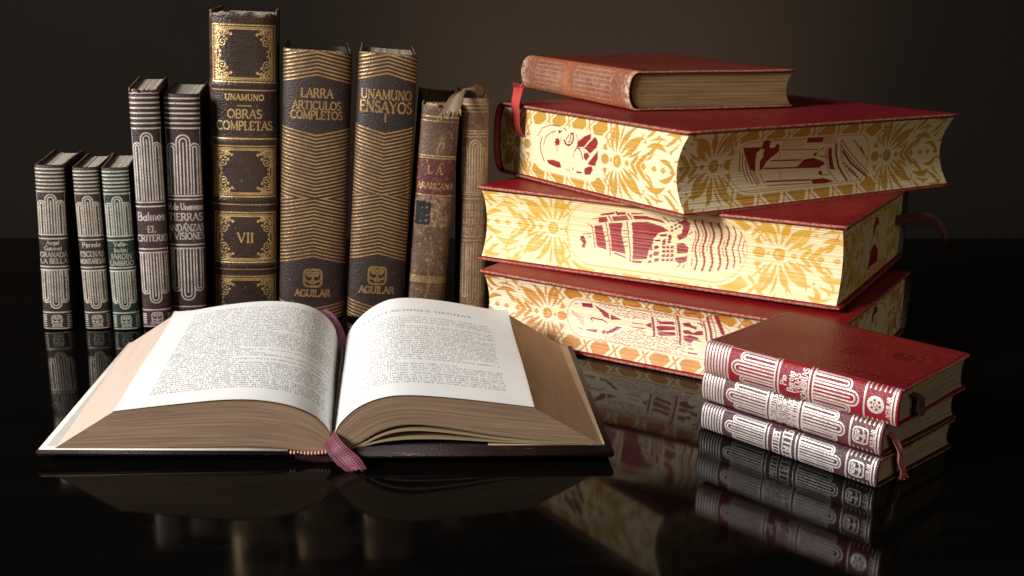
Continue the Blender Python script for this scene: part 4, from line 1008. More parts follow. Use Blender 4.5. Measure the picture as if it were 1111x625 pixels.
standing_book('book', 'leftmost small black brown book with silver tooled spine, first of three short ones', -0.2751, 0.6452, 11.2, 1.3, 0.0977, 0.0645, 0.0160,
              'brown_black', 'plum_board', crisol_small([("Angel", 0.472, 2.3, 0.58), ("Ganivet", 0.506, 2.3, 0.62), ("GRANADA", 0.546, 2.7, 0.84), ("LA BELLA", 0.586, 2.7, 0.84)]), seed=11)
standing_book('book', 'small black book between the leftmost book and the green one', -0.2514, 0.6483, 11.2, -0.7, 0.0965, 0.0605, 0.0144,
              'brown_black', 'black_board', crisol_small([("Pereda", 0.480, 2.8, 0.74), ("ESCENAS", 0.538, 2.9, 0.80), ("MONTAÑESAS", 0.582, 2.7, 0.88)]), seed=12)
standing_book('book', 'small dark green book with silver tooled spine', -0.2347, 0.6481, 12.6, -0.7, 0.0967, 0.0644, 0.0149,
              'green', 'green_board', crisol_small([("Valle-", 0.472, 2.4, 0.62), ("Inclán", 0.508, 2.4, 0.66), ("JARDÍN", 0.550, 2.8, 0.84), ("UMBRÍO", 0.591, 2.8, 0.88)]), seed=13)

def draw_balmes(cv, W, H):
    crisol(cv, W, H, (0.018, 0.160), 8, (0.178, 0.218), 0.452, [0.460, 0.478],
           [("Balmes", 0.535, 4.6, 0.80), ("EL", 0.585, 3.6, 0.34), ("CRITERIO", 0.622, 3.6, 0.92)], [0.655, 0.670], (0.885, 0.845), 0.915, (0.948, H * 0.021), ln=W * 0.018)
def draw_tierras(cv, W, H):
    crisol(cv, W, H, (0.018, 0.142), 7, (0.170, 0.206), 0.420, [0.428, 0.443],
           [("M.de Unamuno", 0.488, 3.8, 0.92), ("TIERRAS", 0.534, 4.2, 0.86), ("ANDANZAS", 0.580, 3.9, 0.92), ("Y VISIONES", 0.616, 3.9, 0.94)], [0.640, 0.656], (0.885, 0.845), 0.915, (0.955, H * 0.021), ln=W * 0.016)
    cv.dot(W / 2, H * (1 - 0.548), 0.5)
standing_book('book', 'slim plum book with worn bare headcap, beside the small green book', -0.2186, 0.6524, 13.6, -0.2, 0.1418, 0.0887, 0.0165,
              'plum', 'plum_board', draw_balmes, r=0.0035, seed=14, ragged=0.0025)
standing_book('book', 'plum book with four line silver title, pressed against the tallest brown book', -0.2042, 0.6620, 11.5, 0.7, 0.1379, 0.0900, 0.0202,
              'plum', 'plum_board', draw_tierras, r=0.0038, seed=15)

def draw_complete(cv, W, H):
    Y = lambda px: H * (1 - (px - 13) / 334.0)
    x0, x1 = 0.115 * W, 0.895 * W
    for a, b in ((27, 86), (154, 209), (226.5, 282), (298, 352)):
        gilt_frame(cv, x0, Y(b), x1, max(Y(a), Y(b) + 5))
    for p in (94.5, 146, 217.5, 290):
        cv.hline(Y(p), x0 - 0.5, x1 + 0.5, 0.30)
    c = (x0 + x1) / 2
    text(cv, "UNAMUNO", c, Y(105), 3.3, width=0.48 * W, heavy=1.25, track=1.4)
    cv.hline(Y(111), c - 4, c + 4, 0.22)
    text(cv, "OBRAS", c, Y(124), 4.9, width=0.44 * W)
    text(cv, "COMPLETAS", c, Y(136.5), 4.9, width=0.70 * W)
    text(cv, "VII", c, Y(259.5), 5.6, width=0.24 * W, heavy=1.1, track=1.6)
    cv.L[2] = np.clip((cv.X < 0.10 * W) * 0.35 + np.exp(-((cv.Y - H) / 2.5) ** 2) * 0.8, 0, 1)
standing_book('book', 'tallest dark brown book with four gilt scroll frames down its spine', -0.1840, 0.6795, 11.0, 1.6, 0.1841, 0.1300, 0.0392,
              'umber', 'umber_board', draw_complete, r=0.0085, bt=0.0022, sq=0.003, seed=16, e=0.8, ragged=0.0028,
              hubs=[((347 - p) / 334.0 * 0.1841, 0.0007, 0.0022) for p in (90, 150, 213.5, 286)])

def draw_zigzag(lines, a1, v0, mid, v1, low, emb_y, aguilar_y, top, span):
    def draw(cv, W, H):
        f = lambda px: (px - top) / span * H
        s = 0.031 * H
        per = 2.15
        chevrons(cv, W, H, [(0.6, f(a1), f(a1), -1), (f(a1), f((a1 + v0) / 2), f(a1), -1), (f((a1 + v0) / 2), f(v0), f(v0), 1),
                            (f(v0), f(mid), f(v0), 1), (f(mid), f(v1), f(v1), -1), (f(v1), f((v1 + low) / 2), f(v1), -1),
                            (f((v1 + low) / 2), f(low), f(low), 1), (f(low), H - 0.6, f(low), 1)], s, per, 0.37)
        U = np.abs(cv.X - W / 2) / (W / 2)
        # the plain panels keep only the triangles beside their pointed ends
        Yf = H - cv.Y
        for pa, pb in ((a1, v0), (v1, low)):
            plain_ = ((Yf - f(pa)) > s * U + 0.4) & ((f(pb) - Yf) > s * U + 0.4)
            cv.L[0][plain_] = 0
        cv.L[0] *= np.clip((0.94 - U) / 0.02, 0, 1)
        for t, py, size, width in lines:
            text(cv, t, W / 2, H - f(py), size, width=width * W)
        emblem(cv, W / 2, H - f(emb_y), 5.3)
        text(cv, "AGUILAR", W / 2, H - f(aguilar_y), 4.0, width=0.56 * W, heavy=1.5)
        cv.L[2] = np.exp(-((cv.Y - H) / 1.6) ** 2) * 0.8
    return draw
standing_book('book', 'black book with gold zigzag spine, against the right side of the tallest book', -0.1440, 0.6817, 9.5, 2.5, 0.1627, 0.1100, 0.0401,
              'black', 'black_board', draw_zigzag([("LARRA", 104.5, 5.0, 0.40), ("ARTICULOS", 117, 4.6, 0.62), ("COMPLETOS", 127, 4.6, 0.66)],
                                                 81, 144.5, 212, 274.6, 334, 299, 319.5, 56, 289.0), r=0.0075, bt=0.002, sq=0.003, seed=17, e=0.8)
standing_book('book', 'black book with gold zigzag spine, leaning on the worn brown book', -0.1022, 0.6838, 6.5, 3.3, 0.1616, 0.1100, 0.0346,
              'black', 'black_board', draw_zigzag([("UNAMUNO", 107, 5.3, 0.76), ("ENSAYOS", 120.5, 6.3, 0.78), ("I", 130, 4.4, 0.2)],
                                                 80, 143, 208, 271, 332, 296, 315.5, 60, 285.0), r=0.0065, bt=0.002, sq=0.003, seed=18, e=0.8)

def draw_old(cv, W, H):
    f = lambda px: H * (1 - (px - 106) / 233.0)
    for p, r in ((121, 0.32), (125.5, 0.22), (162, 0.34), (164.5, 0.18), (204, 0.3), (293, 0.3), (299, 0.3)):
        cv.hline(f(p), 0, W, r)
    for i in range(30):
        cv.stroke([(W * i / 30.0, f(294.5)), (W * (i + 0.6) / 30.0, f(297.5))], 0.22)
    m = (cv.Y < f(166)) & (cv.Y > f(203))
    cv.L[1][m] = 0.92
    text(cv, "L A", W * 0.47, f(181), 4.6, width=0.36 * W)
    text(cv, "ARAUCANA", W * 0.5, f(197), 3.5, width=0.82 * W, heavy=1.1)
    n = np.random.RandomState(8)
    wear = np.zeros_like(cv.X)
    for _ in range(46):
        x, y = n.uniform(0, W), n.uniform(0, H)
        wear = np.maximum(wear, np.exp(-(((cv.X - x) / n.uniform(0.5, 1.8)) ** 2 + ((cv.Y - y) / n.uniform(1, 6)) ** 2)) * n.uniform(0.3, 0.9))
    wear = np.maximum(wear, np.exp(-((cv.X - 0.52 * W - 1.0 * np.sin(cv.Y * 0.35)) / 0.7) ** 2) * 0.7 * (cv.Y < f(130)))
    band = (cv.Y < f(205)) & (cv.Y > f(238))
    wear = np.where(band, np.maximum(wear, 0.62), wear)
    wear = np.maximum(wear, np.exp(-((cv.Y - H) / 3.5) ** 2) * 0.95)
    cv.L[2] = np.clip(wear, 0, 1) * np.where(m, 0.45, 1)
araucana = standing_book('book', 'worn mottled brown calf book with a maroon title patch', -0.0660, 0.6900, 5.7, 4.2, 0.1335, 0.1000, 0.0231,
                         'old_calf', 'calf_board', draw_old, r=0.0052, bt=0.002, sq=0.001, pages='pages_brown', seed=19, ragged=0.004, headband=False)
# the torn shelf ticket glued low on its back
px_, py_, _ = arc_profile(0.0234, 0.0054, 60)
ii = np.arange(6, 27)
zz = np.linspace(0.0590, 0.0735, 24)
rs = np.random.RandomState(2)
Vt = np.stack([np.repeat(px_[ii][None], 24, 0) + np.where(np.arange(21) == 20, 1, 0)[None] * rs.uniform(-.0009, .0004, 24)[:, None],
               np.repeat(py_[ii][None], 24, 0) - 0.00012, np.repeat(zz[:, None], 21, 1) + (rs.uniform(-.0006, .0006, 21)[None] * (np.arange(24)[:, None] % 23 == 0))], -1)
M['ticket'] = plain('dark teal paper ticket', (0.007, 0.0095, 0.009), 0.9, 0.7, 260)
ft = grid_faces(24, 21)
keep = []
for f_ in ft:
    c_ = Vt.reshape(-1, 3)[f_].mean(0)
    n_ = math.sin(c_[0] * 1900) + math.sin(c_[2] * 1500 + 1) + math.sin(c_[0] * 900 - c_[2] * 2300) + 0.9 * math.sin(c_[2] * 4100 + c_[0] * 3300)
    keep.append(n_ + 170 * (-0.0035 - c_[0]) > -1.1)
mesh_object('paper_ticket', Vt.reshape(-1, 3), ft[np.array(keep)], M['ticket'], araucana)

def draw_faded_red(cv, W, H):
    f = lambda px: H * (1 - (px - 106) / 236.0)
    ln = 0.24
    for p in (112, 116, 120, 140, 143):
        cv.hline(f(p), 0.05 * W, 0.95 * W, ln)
    fingers(cv, W, f(206), f(150), f(158), ln * 1.15)
    for p in (208, 212.5, 254, 258):
        cv.hline(f(p), 0.03 * W, 0.97 * W, ln)
    n = random.Random(3)
    # title letters, nearly rubbed away
    for py in (221, 229, 237, 247):
        x = 0.16 * W
        while x < 0.82 * W:
            h = 3.0
            cv.stroke([(x, f(py) - h / 2), (x + n.uniform(-.1, .6), f(py) + h / 2)], 0.22)
            if n.random() < 0.6:
                cv.stroke(arc_pts(x + 0.7, f(py), 0.7, h / 2.2, n.uniform(0, 90), n.uniform(180, 320), 6), 0.2)
            x += n.uniform(1.5, 2.2)
    fingers(cv, W, f(262), f(331), f(321), ln * 1.15)
    cv.rect(0.08 * W, f(206), 0.92 * W, f(146), ln * 0.8)
    cv.L[1] = np.clip((cv.X - 0.42 * W) / (0.4 * W), 0, 1) * 0.75
    cv.L[2] = np.exp(-((cv.Y - H) / 7.0) ** 2) * 0.5 + 0.12
faded_red = standing_book('book', 'slim faded pink brown book with a frayed ribbon looped over its top', -0.0333, 0.7005, 5.0, 0.2, 0.1359, 0.0800, 0.0164,
                          'old_red', 'calf_board', draw_faded_red, r=0.0042, bt=0.0015, sq=0.002, pages='pages_grey', seed=20)
# beige ribbon marker: rises from the leaves, loops left over the head and frays against the neighbour
ribbon_part('ribbon_marker', faded_red, [(0.003, 0.007, 0.130), (0.0035, 0.004, 0.1385), (0.000, -0.001, 0.1422), (-0.006, -0.005, 0.1424), (-0.0110, -0.0110, 0.1395), (-0.0140, -0.0172, 0.1340), (-0.0155, -0.0190, 0.1288)],
            [(0.003, 0.008, 0), (0.003, 0.009, 0.0), (0.003, 0.009, 0.001), (0.004, 0.009, 0.002), (0.007, 0.007, 0.002), (0.010, 0.005, 0.002), (0.012, 0.003, 0.002)], M['ribbon_beige'], fray=0.006, seed=4)

# ------------------------------------------------------------------ the tall pile behind
KP = 1.58 * Q
def flat_book(label, group, pose, H, W, T, spine_mat, board_mats, pages, fore=None, ends=None, draw=None, r=0.004, bt=0.002, sq=0.003,
              conc=0.005, seed=1, warp=0.0006, k=KP, kz=1.0, e=0.9, name='book', sqf=None, spine_detail=0.5):
    b = thing(name, label, 'book', pose, group)
    _, _, L = arc_profile(T, r, 50, e)
    kk = k if draw else k * 0.25
    spine_part(b, T, H, r, M[spine_mat], int(L * 1000 * kk), int(H * 1000 * kk), draw, e=e, seed=seed)
    for s, nm, bmat in ((1, 'front_board', board_mats[0]), (-1, 'back_board', board_mats[1])):
        board_part(nm, b, s, T, H, W, bt, M[bmat], (lambda yy, zz, s=s: warp * np.clip(yy, 0, 1) ** 3 * (1.0 + 0.5 * np.cos(zz * 6.28))) if s > 0 else None)
    block_part(b, T, H, W, bt, sq, r, [M[p] for p in pages], conc, fore, ends, (k, k), seed, sqf=sqf)
    return b

rn = random.Random(12)
B_fore = lambda cv, W, T: painted_face(cv, W, T, ((0.201, 0.48), (0.80, 0.5)), 'fountain', (0.262, 0.24, 0.735, 0.79), random.Random(1), steps=18.0)
B_end = lambda cv, W, T: tail_face(cv, W, T, random.Random(2))
pose = pose_lying(-0.0203, 0.6537, 0.0, -30.7, 0.0394, 0.1556, True)
flat_book('bottom red book of the tall pile, fountain painted in crimson on its orange edge', PILE, pose, 0.2133, 0.1556, 0.0394, 'umber',
          ('crimson_board', 'crimson_board'), ('pages_tan', 'edge_orange'), B_fore, {1: B_end}, r=0.006, seed=31, conc=0.006, sqf=0.0025)
M_fore = lambda cv, W, T: painted_face(cv, W, T, ((0.22, 0.53), (0.834, 0.55)), 'ship', (0.262, 0.12, 0.755, 0.94), random.Random(3), steps=26.0)
pose = pose_lying(-0.0230, 0.6830, 0.0398, -29.5, 0.0443, 0.1500, True) @ Matrix.Rotation(R(0.5), 4, 'Y')
ship_book = flat_book('thick book amid the tall pile, red sailing ship painted on its yellow edge', PILE, pose, 0.2225, 0.1500, 0.0443, 'umber',
                      ('crimson_board', 'crimson_board'), ('pages_tan', 'edge_yellow'), M_fore, {1: B_end}, r=0.006, seed=32, conc=0.006, sqf=0.0025)
pose = pose_lying(0.0892, 0.5922, 0.0852, 34.4, 0.0455, 0.1739, True)
T_fore = lambda cv, W, T: painted_face(cv, W, T, ((0.128, 0.54), (0.76, 0.48)), 'tower', (0.18, 0.19, 0.685, 0.80), random.Random(5), steps=20.0)
T_end = lambda cv, W, T: painted_face(cv, W, T, ((0.305, 0.49), (0.886, 0.475)), 'portrait', (0.40, 0.18, 0.80, 0.77), random.Random(6), steps=20.0)
tower_book = flat_book('big red book with a portrait and a tower painted on its edges, under the smallest', PILE, pose, 0.2295, 0.1739, 0.0455, 'red_gilt',
                       ('red_board', 'red_board'), ('pages_tan', 'edge_tan'), T_fore, {0: T_end}, r=0.010, seed=33, conc=0.008, sqf=0.0025, e=0.8, warp=0.0004)

def draw_sunned(cv, W, H):
    for x0, x1 in ((0.16, 0.40), (0.54, 0.86)):
        n = 8
        for i in range(n):
            u = W * (0.18 + 0.64 * i / (n - 1))
            cv.stroke([(u, H * (1 - x0)), (u, H * (1 - x1))], 0.22)
        cv.hline(H * (1 - x0), 0.12 * W, 0.88 * W, 0.2); cv.hline(H * (1 - x1), 0.12 * W, 0.88 * W, 0.2)
    cv.L[0] *= 0.8
    cv.L[1] = np.clip(np.exp(-((cv.X - 0.06 * W) / (0.22 * W)) ** 2) * 0.9 + np.exp(-((cv.X - 0.97 * W) / (0.12 * W)) ** 2) * 0.9
                      + np.exp(-((cv.Y - 0.53 * H) / (0.06 * H)) ** 2) * 0.35, 0, 1)
    cv.L[2] = np.clip(np.exp(-(cv.Y / 4.0) ** 2) + np.exp(-((cv.Y - H) / 9.0) ** 2) + 0.35 * np.exp(-((cv.X - 0.5 * W) / (0.3 * W)) ** 2), 0, 1)
pose = pose_lying(0.0739, 0.6926, 0.1311, 23.8, 0.0236, 0.1135, False)
flat_book('small old book with a sun faded tan spine, topmost on the tall pile', PILE, pose, 0.1572, 0.1135, 0.0236, 'faded', ('brick_board', 'brick_board'),
          ('pages_brown',), draw=draw_sunned, r=0.0085, bt=0.0018, sq=0.002, conc=0.004, seed=34, e=0.75)

# ribbon markers of the pile
ribbon_part('ribbon_marker', tower_book, [(0.002, 0.020, 0.0035), (0.006, 0.0200, -0.001), (0.016, 0.0205, -0.0035), (0.0245, 0.021, -0.0040), (0.030, 0.0215, -0.0032), (0.0335, 0.0235, -0.0035)],
            [(0, 0.0055, 0), (0, 0.0060, 0), (0, 0.0062, 0.0005), (0, 0.0065, 0.001), (0, 0.0075, 0.001), (0, 0.0095, 0.001)], M['ribbon_red'], fray=0.006, seed=6)
ribbon_part('ribbon_marker', ship_book, [(0.004, 0.016, 0.2175), (0.005, 0.014, 0.2245), (0.0052, 0.006, 0.2335), (0.003, -0.002, 0.2405), (-0.004, -0.008, 0.2450), (-0.010, -0.0105, 0.2465)],
            [(0.0050, 0, 0), (0.0075, 0, 0), (0.0085, 0, 0.001), (0.0080, 0.002, 0.002), (0.006, 0.005, 0.002), (0.005, 0.006, 0.002)], M['ribbon_dark'], fray=0.003, seed=7)

# ------------------------------------------------------------------ three small books in front
KF = 2.4 * Q
def crisol_flat(title, rnd_emblem, dense=1.0):
    def draw(cv, W, H):
        crisol(cv, W, H, (0.015, 0.135), 8, (0.160, 0.205), 0.385, [0.393, 0.412],
               title, [0.570, 0.590], (0.815, 0.775), 0.842, (0.896, H * 0.037), ends=False, round_emblem=rnd_emblem, ln=W * 0.020 * dense, heavy=1.35)
        text(cv, "AGUILAR", W / 2, H * 0.036, H * 0.018, width=0.46 * W, heavy=1.5)
        for f in (0.97, 0.985):
            cv.hline(H * (1 - f), 0.02 * W, 0.98 * W, W * 0.016)
    return draw
pose = pose_lying(0.1566, 0.4468, 0.0, 44.4, 0.0130, 0.0693, False)
flat_book('lowest of the three small front books, purple black with silver spine', TRIO, pose, 0.0916, 0.0693, 0.0130, 'purple_gilt',
          ('purple_board', 'purple_board'), ('pages_grey',), draw=crisol_flat([(None, 0.478, 3.3, 0.70), (None, 0.545, 4.4, 0.84)], False, 1.05), r=0.0032, bt=0.0012, sq=0.002, conc=0.003,
          seed=41, k=KF, e=0.8)
pose = pose_lying(0.1583, 0.4500, 0.0131, 44.5, 0.0147, 0.0693, False)
mid = flat_book('small maroon book with bright silver spine, middle of the three in front', TRIO, pose, 0.0932, 0.0693, 0.0147, 'maroon_gilt',
                ('maroon_board', 'maroon_board'), ('pages_grey',), draw=crisol_flat([(None, 0.445, 2.4, 0.62), (None, 0.474, 1.9, 0.70), (None, 0.502, 1.9, 0.60), (None, 0.533, 2.2, 0.72), (None, 0.562, 2.2, 0.66)], False, 1.12),
                r=0.0036, bt=0.0012, sq=0.002, conc=0.003, seed=42, k=KF, e=0.8)
def draw_cover(cv):
    """blind tooling on the upper cover: a groove by the spine, a striped block and a small device"""
    cv.stroke([(7.5, 0), (7.5, 200)], 0.35)
    for i in range(7):
        cv.stroke([(28 + i * 1.9, 33), (28 + i * 1.9, 45)], 0.32)
    emblem(cv, 42, 20, 4.2)
    text(cv, "AGUILAR", 42, 11, 2.0, width=11)
    cv.stroke([(2.0, 1.5), (67.5, 1.5), (67.5, 93.5), (2.0, 93.5)], 0.22)
pose = pose_lying(0.1623, 0.4459, 0.0279, 47.0, 0.0163, 0.0692, False)
top = thing('book', 'glossy red small book topmost of the three in front, silver title on its spine', 'book', pose, TRIO)
_, _, L = arc_profile(0.0163, 0.0040, 50, 0.8)
spine_part(top, 0.0163, 0.0951, 0.0040, M['red_gilt'], int(L * 1000 * KF), int(95.1 * KF),
           crisol_flat([("Pío", 0.455, 2.8, 0.36), ("Baroja", 0.490, 2.8, 0.56), ("VIDAS", 0.524, 2.6, 0.50), ("SOMBRÍAS", 0.560, 2.8, 0.76)], True, 0.95), e=0.8, seed=43)
board_part('front_board', top, 1, 0.0163, 0.0951, 0.0692, 0.0012, M['oxblood_board'], lambda yy, zz: 0.0006 * np.clip(yy, 0, 1) ** 3, 190, 260, draw_cover)
board_part('back_board', top, -1, 0.0163, 0.0951, 0.0692, 0.0012, M['oxblood_board'])
block_part(top, 0.0163, 0.0951, 0.0692, 0.0012, 0.002, 0.0040, [M['pages_grey']], 0.003, seed=43)
for bk, T_, r_ in ((top, 0.0163, 0.004), (mid, 0.0147, 0.0036)):
    headband_part(bk, T_, 0.0012, r_, 0.0017, M['headband'])
ribbon_part('ribbon_marker', top, [(0.003, 0.012, 0.004), (0.0030, 0.0125, -0.0006), (0.0012, 0.0135, -0.0020), (-0.0030, 0.0140, -0.0026), (-0.0060, 0.0132, -0.0030)],
            [(0, 0.006, 0), (0, 0.007, 0), (0, 0.0075, 0), (0, 0.0075, 0), (0, 0.007, 0)], M['ribbon_dark'], seed=8)
ribbon_part('ribbon_marker', mid, [(0.000, 0.006, 0.004), (0.0000, 0.0065, -0.0008), (-0.004, 0.0075, -0.0026), (-0.010, 0.0090, -0.0032), (-0.0150, 0.0108, -0.0036), (-0.0180, 0.0112, -0.0040)],
            [(0, 0.0050, 0), (0.001, 0.0055, 0), (0.001, 0.005, 0), (0.002, 0.0045, 0), (0.002, 0.0045, 0), (0.001, 0.0055, 0)], M['ribbon_pink'], fray=0.003, seed=9, ripple=0.0006)

# ------------------------------------------------------------------ the open book
OB = Matrix.Translation((-0.0704, 0.4607, 0.0)) @ Matrix.Rotation(R(4.3), 4, 'Z')
ob = thing('open_book', 'thick open book with printed pages and a pink ribbon in its gutter', 'book', OB)
YF, YB = 0.003, 0.149
def curve(p, n):
    q, L = smooth_path([(a, b, 0) for a, b in p], n)
    return q[:, :2], L
LF = [(-.0060, .0095), (-.0075, .0135), (-.0091, .0158), (-.0137, .0206), (-.0253, .0256), (-.0447, .0280), (-.0757, .0251), (-.0981, .0226)]
LB = [(-.0132, .0060), (-.0145, .0090), (-.0170, .0190), (-.0278, .0285), (-.0476, .0316), (-.0726, .0295), (-.1032, .0236)]
RF = [(-.0052, .0100), (-.0040, .0135), (-.0027, .0162), (.0041, .0232), (.0140, .0279), (.0259, .0295), (.0497, .0276), (.0819, .0236)]
RB = [(-.0125, .0060), (-.0102, .0100), (-.0050, .0195), (.0052, .0286), (.0179, .0338), (.0432, .0318), (.0798, .0245)]
LFb = [(-.0075, .0040), (-.0180, .0040), (-.0300, .0062), (-.0450, .0068), (-.0700, .0064), (-.1235, .0062)]
LBb = [(-.0140, .0040), (-.0240, .0042), (-.0380, .0060), (-.0700, .0064), (-.1290, .0064)]
RFb = [(-.0030, .0045), (.0050, .0070), (.0150, .0140), (.0270, .0168), (.0430, .0150), (.0700, .0098), (.1115, .0066)]
RBb = [(-.0100, .0045), (.0000, .0070), (.0100, .0130), (.0220, .0160), (.0400, .0145), (.0700, .0098), (.1095, .0066)]

def half_block(name, parent, tf, tb, bf, bb, mat, nl=60, ns=130, ny=26, seed=1, rough=0.00004, close_top=True, wav=0.0):
    rs = np.random.RandomState(seed)
    (tf, Lt), (tb, _), (bf, _), (bb, _) = curve(tf, ns), curve(tb, ns), curve(bf, ns), curve(bb, ns)
    t = np.linspace(0, 1, nl)[:, None, None]
    F = bf[None] * (1 - t) + tf[None] * t
    Bk = bb[None] * (1 - t) + tb[None] * t
    jag = rs.normal(0, rough, nl)[:, None]
    V, FC, UV, MI = [], [], [], []
    base = 0
    def add(P, uv, mi=0):
        nonlocal base
        nr, nc = P.shape[:2]
        V.append(P.reshape(-1, 3)); UV.append(np.asarray(uv).reshape(-1, 2)); FC.append(grid_faces(nr, nc, base=base)); MI.append(np.full((nr - 1) * (nc - 1), mi)); base += nr * nc
    T2 = np.broadcast_to(t[:, :, 0], (nl, ns)); S2 = np.broadcast_to(np.linspace(0, Lt * 1000 / 60, ns)[None], (nl, ns))
    uv = np.stack([S2, T2], -1)
    add(np.stack([F[..., 0], YF + jag + 0 * F[..., 0], F[..., 1]], -1), uv)
    add(np.stack([Bk[..., 0], YB + jag + 0 * F[..., 0], Bk[..., 1]], -1), uv)
    v = np.linspace(0, 1, ny)[None, :, None]
    for idx in (-1, 0):
        E = F[:, idx][:, None] * (1 - v) + Bk[:, idx][:, None] * v
        off = rs.normal(0, rough, nl)[:, None]
        add(np.stack([E[..., 0] + off, np.broadcast_to(YF + (YB - YF) * v[..., 0], E.shape[:2]), E[..., 1]], -1),
            np.stack([np.broadcast_to(v[..., 0] * 2.4, E.shape[:2]), np.broadcast_to(t[:, :, 0], E.shape[:2])], -1), 1 if idx == -1 else 0)
    for layer in ((-1, 0) if close_top else (0,)):
        w = np.linspace(0, 1, ny)[:, None, None]
        S = F[layer][None] * (1 - w) + Bk[layer][None] * w
        add(np.stack([S[..., 0], np.broadcast_to(YF + (YB - YF) * w[..., 0], S.shape[:2]), S[..., 1]], -1), np.full((ny, ns, 2), 0.5))
    return mesh_object(name, np.concatenate(V), np.concatenate(FC), mat, parent, uv=np.concatenate(UV), mat_index=np.concatenate(MI))

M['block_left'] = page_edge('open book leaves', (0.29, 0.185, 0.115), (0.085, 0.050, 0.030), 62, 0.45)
M['fore_left'] = page_edge('smooth fore edge coloured as lit', (0.60, 0.475, 0.40), (0.50, 0.385, 0.315), 70, 0.12)  # strong light on the left slope is put into this paler colour
M['fore_right'] = page_edge('smooth fore edge coloured as shaded', (0.57, 0.38, 0.25), (0.44, 0.28, 0.175), 70, 0.12)  # same leaves, with the right slope's shade put into the colour
lb = half_block('page_block', ob, LF, LB, LFb, LBb, [M['block_left'], M['fore_left']], seed=2)
rb = half_block('page_block', ob, RF, RB, RFb, RBb, [M['block_left'], M['fore_right']], seed=3)

def loose_leaf(parent, peak_f, th, seed):
    f = [(-.0020, .0040), (.0060, .0058), (.0160, .0050 + peak_f * 0.75), (.0280, .0050 + peak_f), (.0450, .0060 + peak_f * 0.72), (.0720, .0066 + peak_f * 0.16), (.1120, .0060)]
    b = [(x - .004 - .004 * (x < .02), z) for x, z in f]
    up = lambda L: [(x, z + th) for x, z in L]
    return half_block('loose_leaf', parent, up(f), up(b), f, b, [M['leafmat'], M['leafmat']], nl=4, ns=80, ny=8, seed=seed, rough=0.0)
M['leafmat'] = page_edge('olive tan leaf', (0.27, 0.21, 0.125), (0.17, 0.12, 0.07), 10, 0.2)
loose_leaf(ob, 0.0088, 0.0009, 5)
loose_leaf(ob, 0.0046, 0.0007, 6)

def page_text(cv, W, D, left, seed):
    rnd = random.Random(seed)
    def word(x, y, n, h, wch, heavy):
        for i in range(n):
            c = rnd.random()
            x0 = x + i * wch
            tall = h * (1.45 if rnd.random() < 0.22 else 1.0)
            low = -0.4 * h if rnd.random() < 0.1 else 0
            cv.stroke([(x0, y + low), (x0, y + tall)], 0.165 * heavy, val=1.0)
            if c < 0.45:
                cv.stroke(arc_pts(x0 + wch * 0.34, y + h * 0.5, wch * 0.32, h * 0.5, 200 * rnd.random(), 200 + 160 * rnd.random(), 5), 0.13 * heavy, val=0.95)
            elif c < 0.75:
                cv.stroke([(x0 + wch * 0.5, y), (x0 + wch * 0.5, y + h)], 0.155 * heavy, val=0.95)
        return x + n * wch
    def line(y, x0, x1, h=1.15, wch=1.22, heavy=1.0):
        x = x0
        while x < x1 - 2:
            n = min(rnd.choice((1, 2, 2, 3, 4, 5, 6, 7, 8, 9)), max(1, int((x1 - x) / wch)))
            x = word(x, y, n, h, wch, heavy) + 0.95
    if left:
        a, b = 13.0, W - 7.0
        text(cv, "OBRAS", a + 6, D - 6.2, 1.2, heavy=0.9)
        line(D - 6.2, a + 30, b - 2, 0.9, 1.5, 0.6)
        y = D - 10.5
        while y > 12.5:
            end = b if rnd.random() > 0.13 else rnd.uniform(a + 30, b - 8)
            line(y, a + (3.0 if rnd.random() < 0.12 else 0), end)
            y -= 2.62
    else:
        a, b = 13.0, W - 10.0
        text(cv, "REPUTACIONES HECHAS", (a + b) / 2 - 2, D - 24.5, 3.2, width=(b - a) * 0.78, heavy=1.15, track=2.4)
        y = D - 35.0
        i = 0
        while y > 13.5:
            end = b if rnd.random() > 0.2 else rnd.uniform(a + 22, b - 6)
            line(y, a + (3.5 if i == 0 or rnd.random() < 0.16 else 0), end, 1.2, 1.24, 0.95)
            y -= 2.85 + (0.7 if rnd.random() < 0.12 else 0)
            i += 1

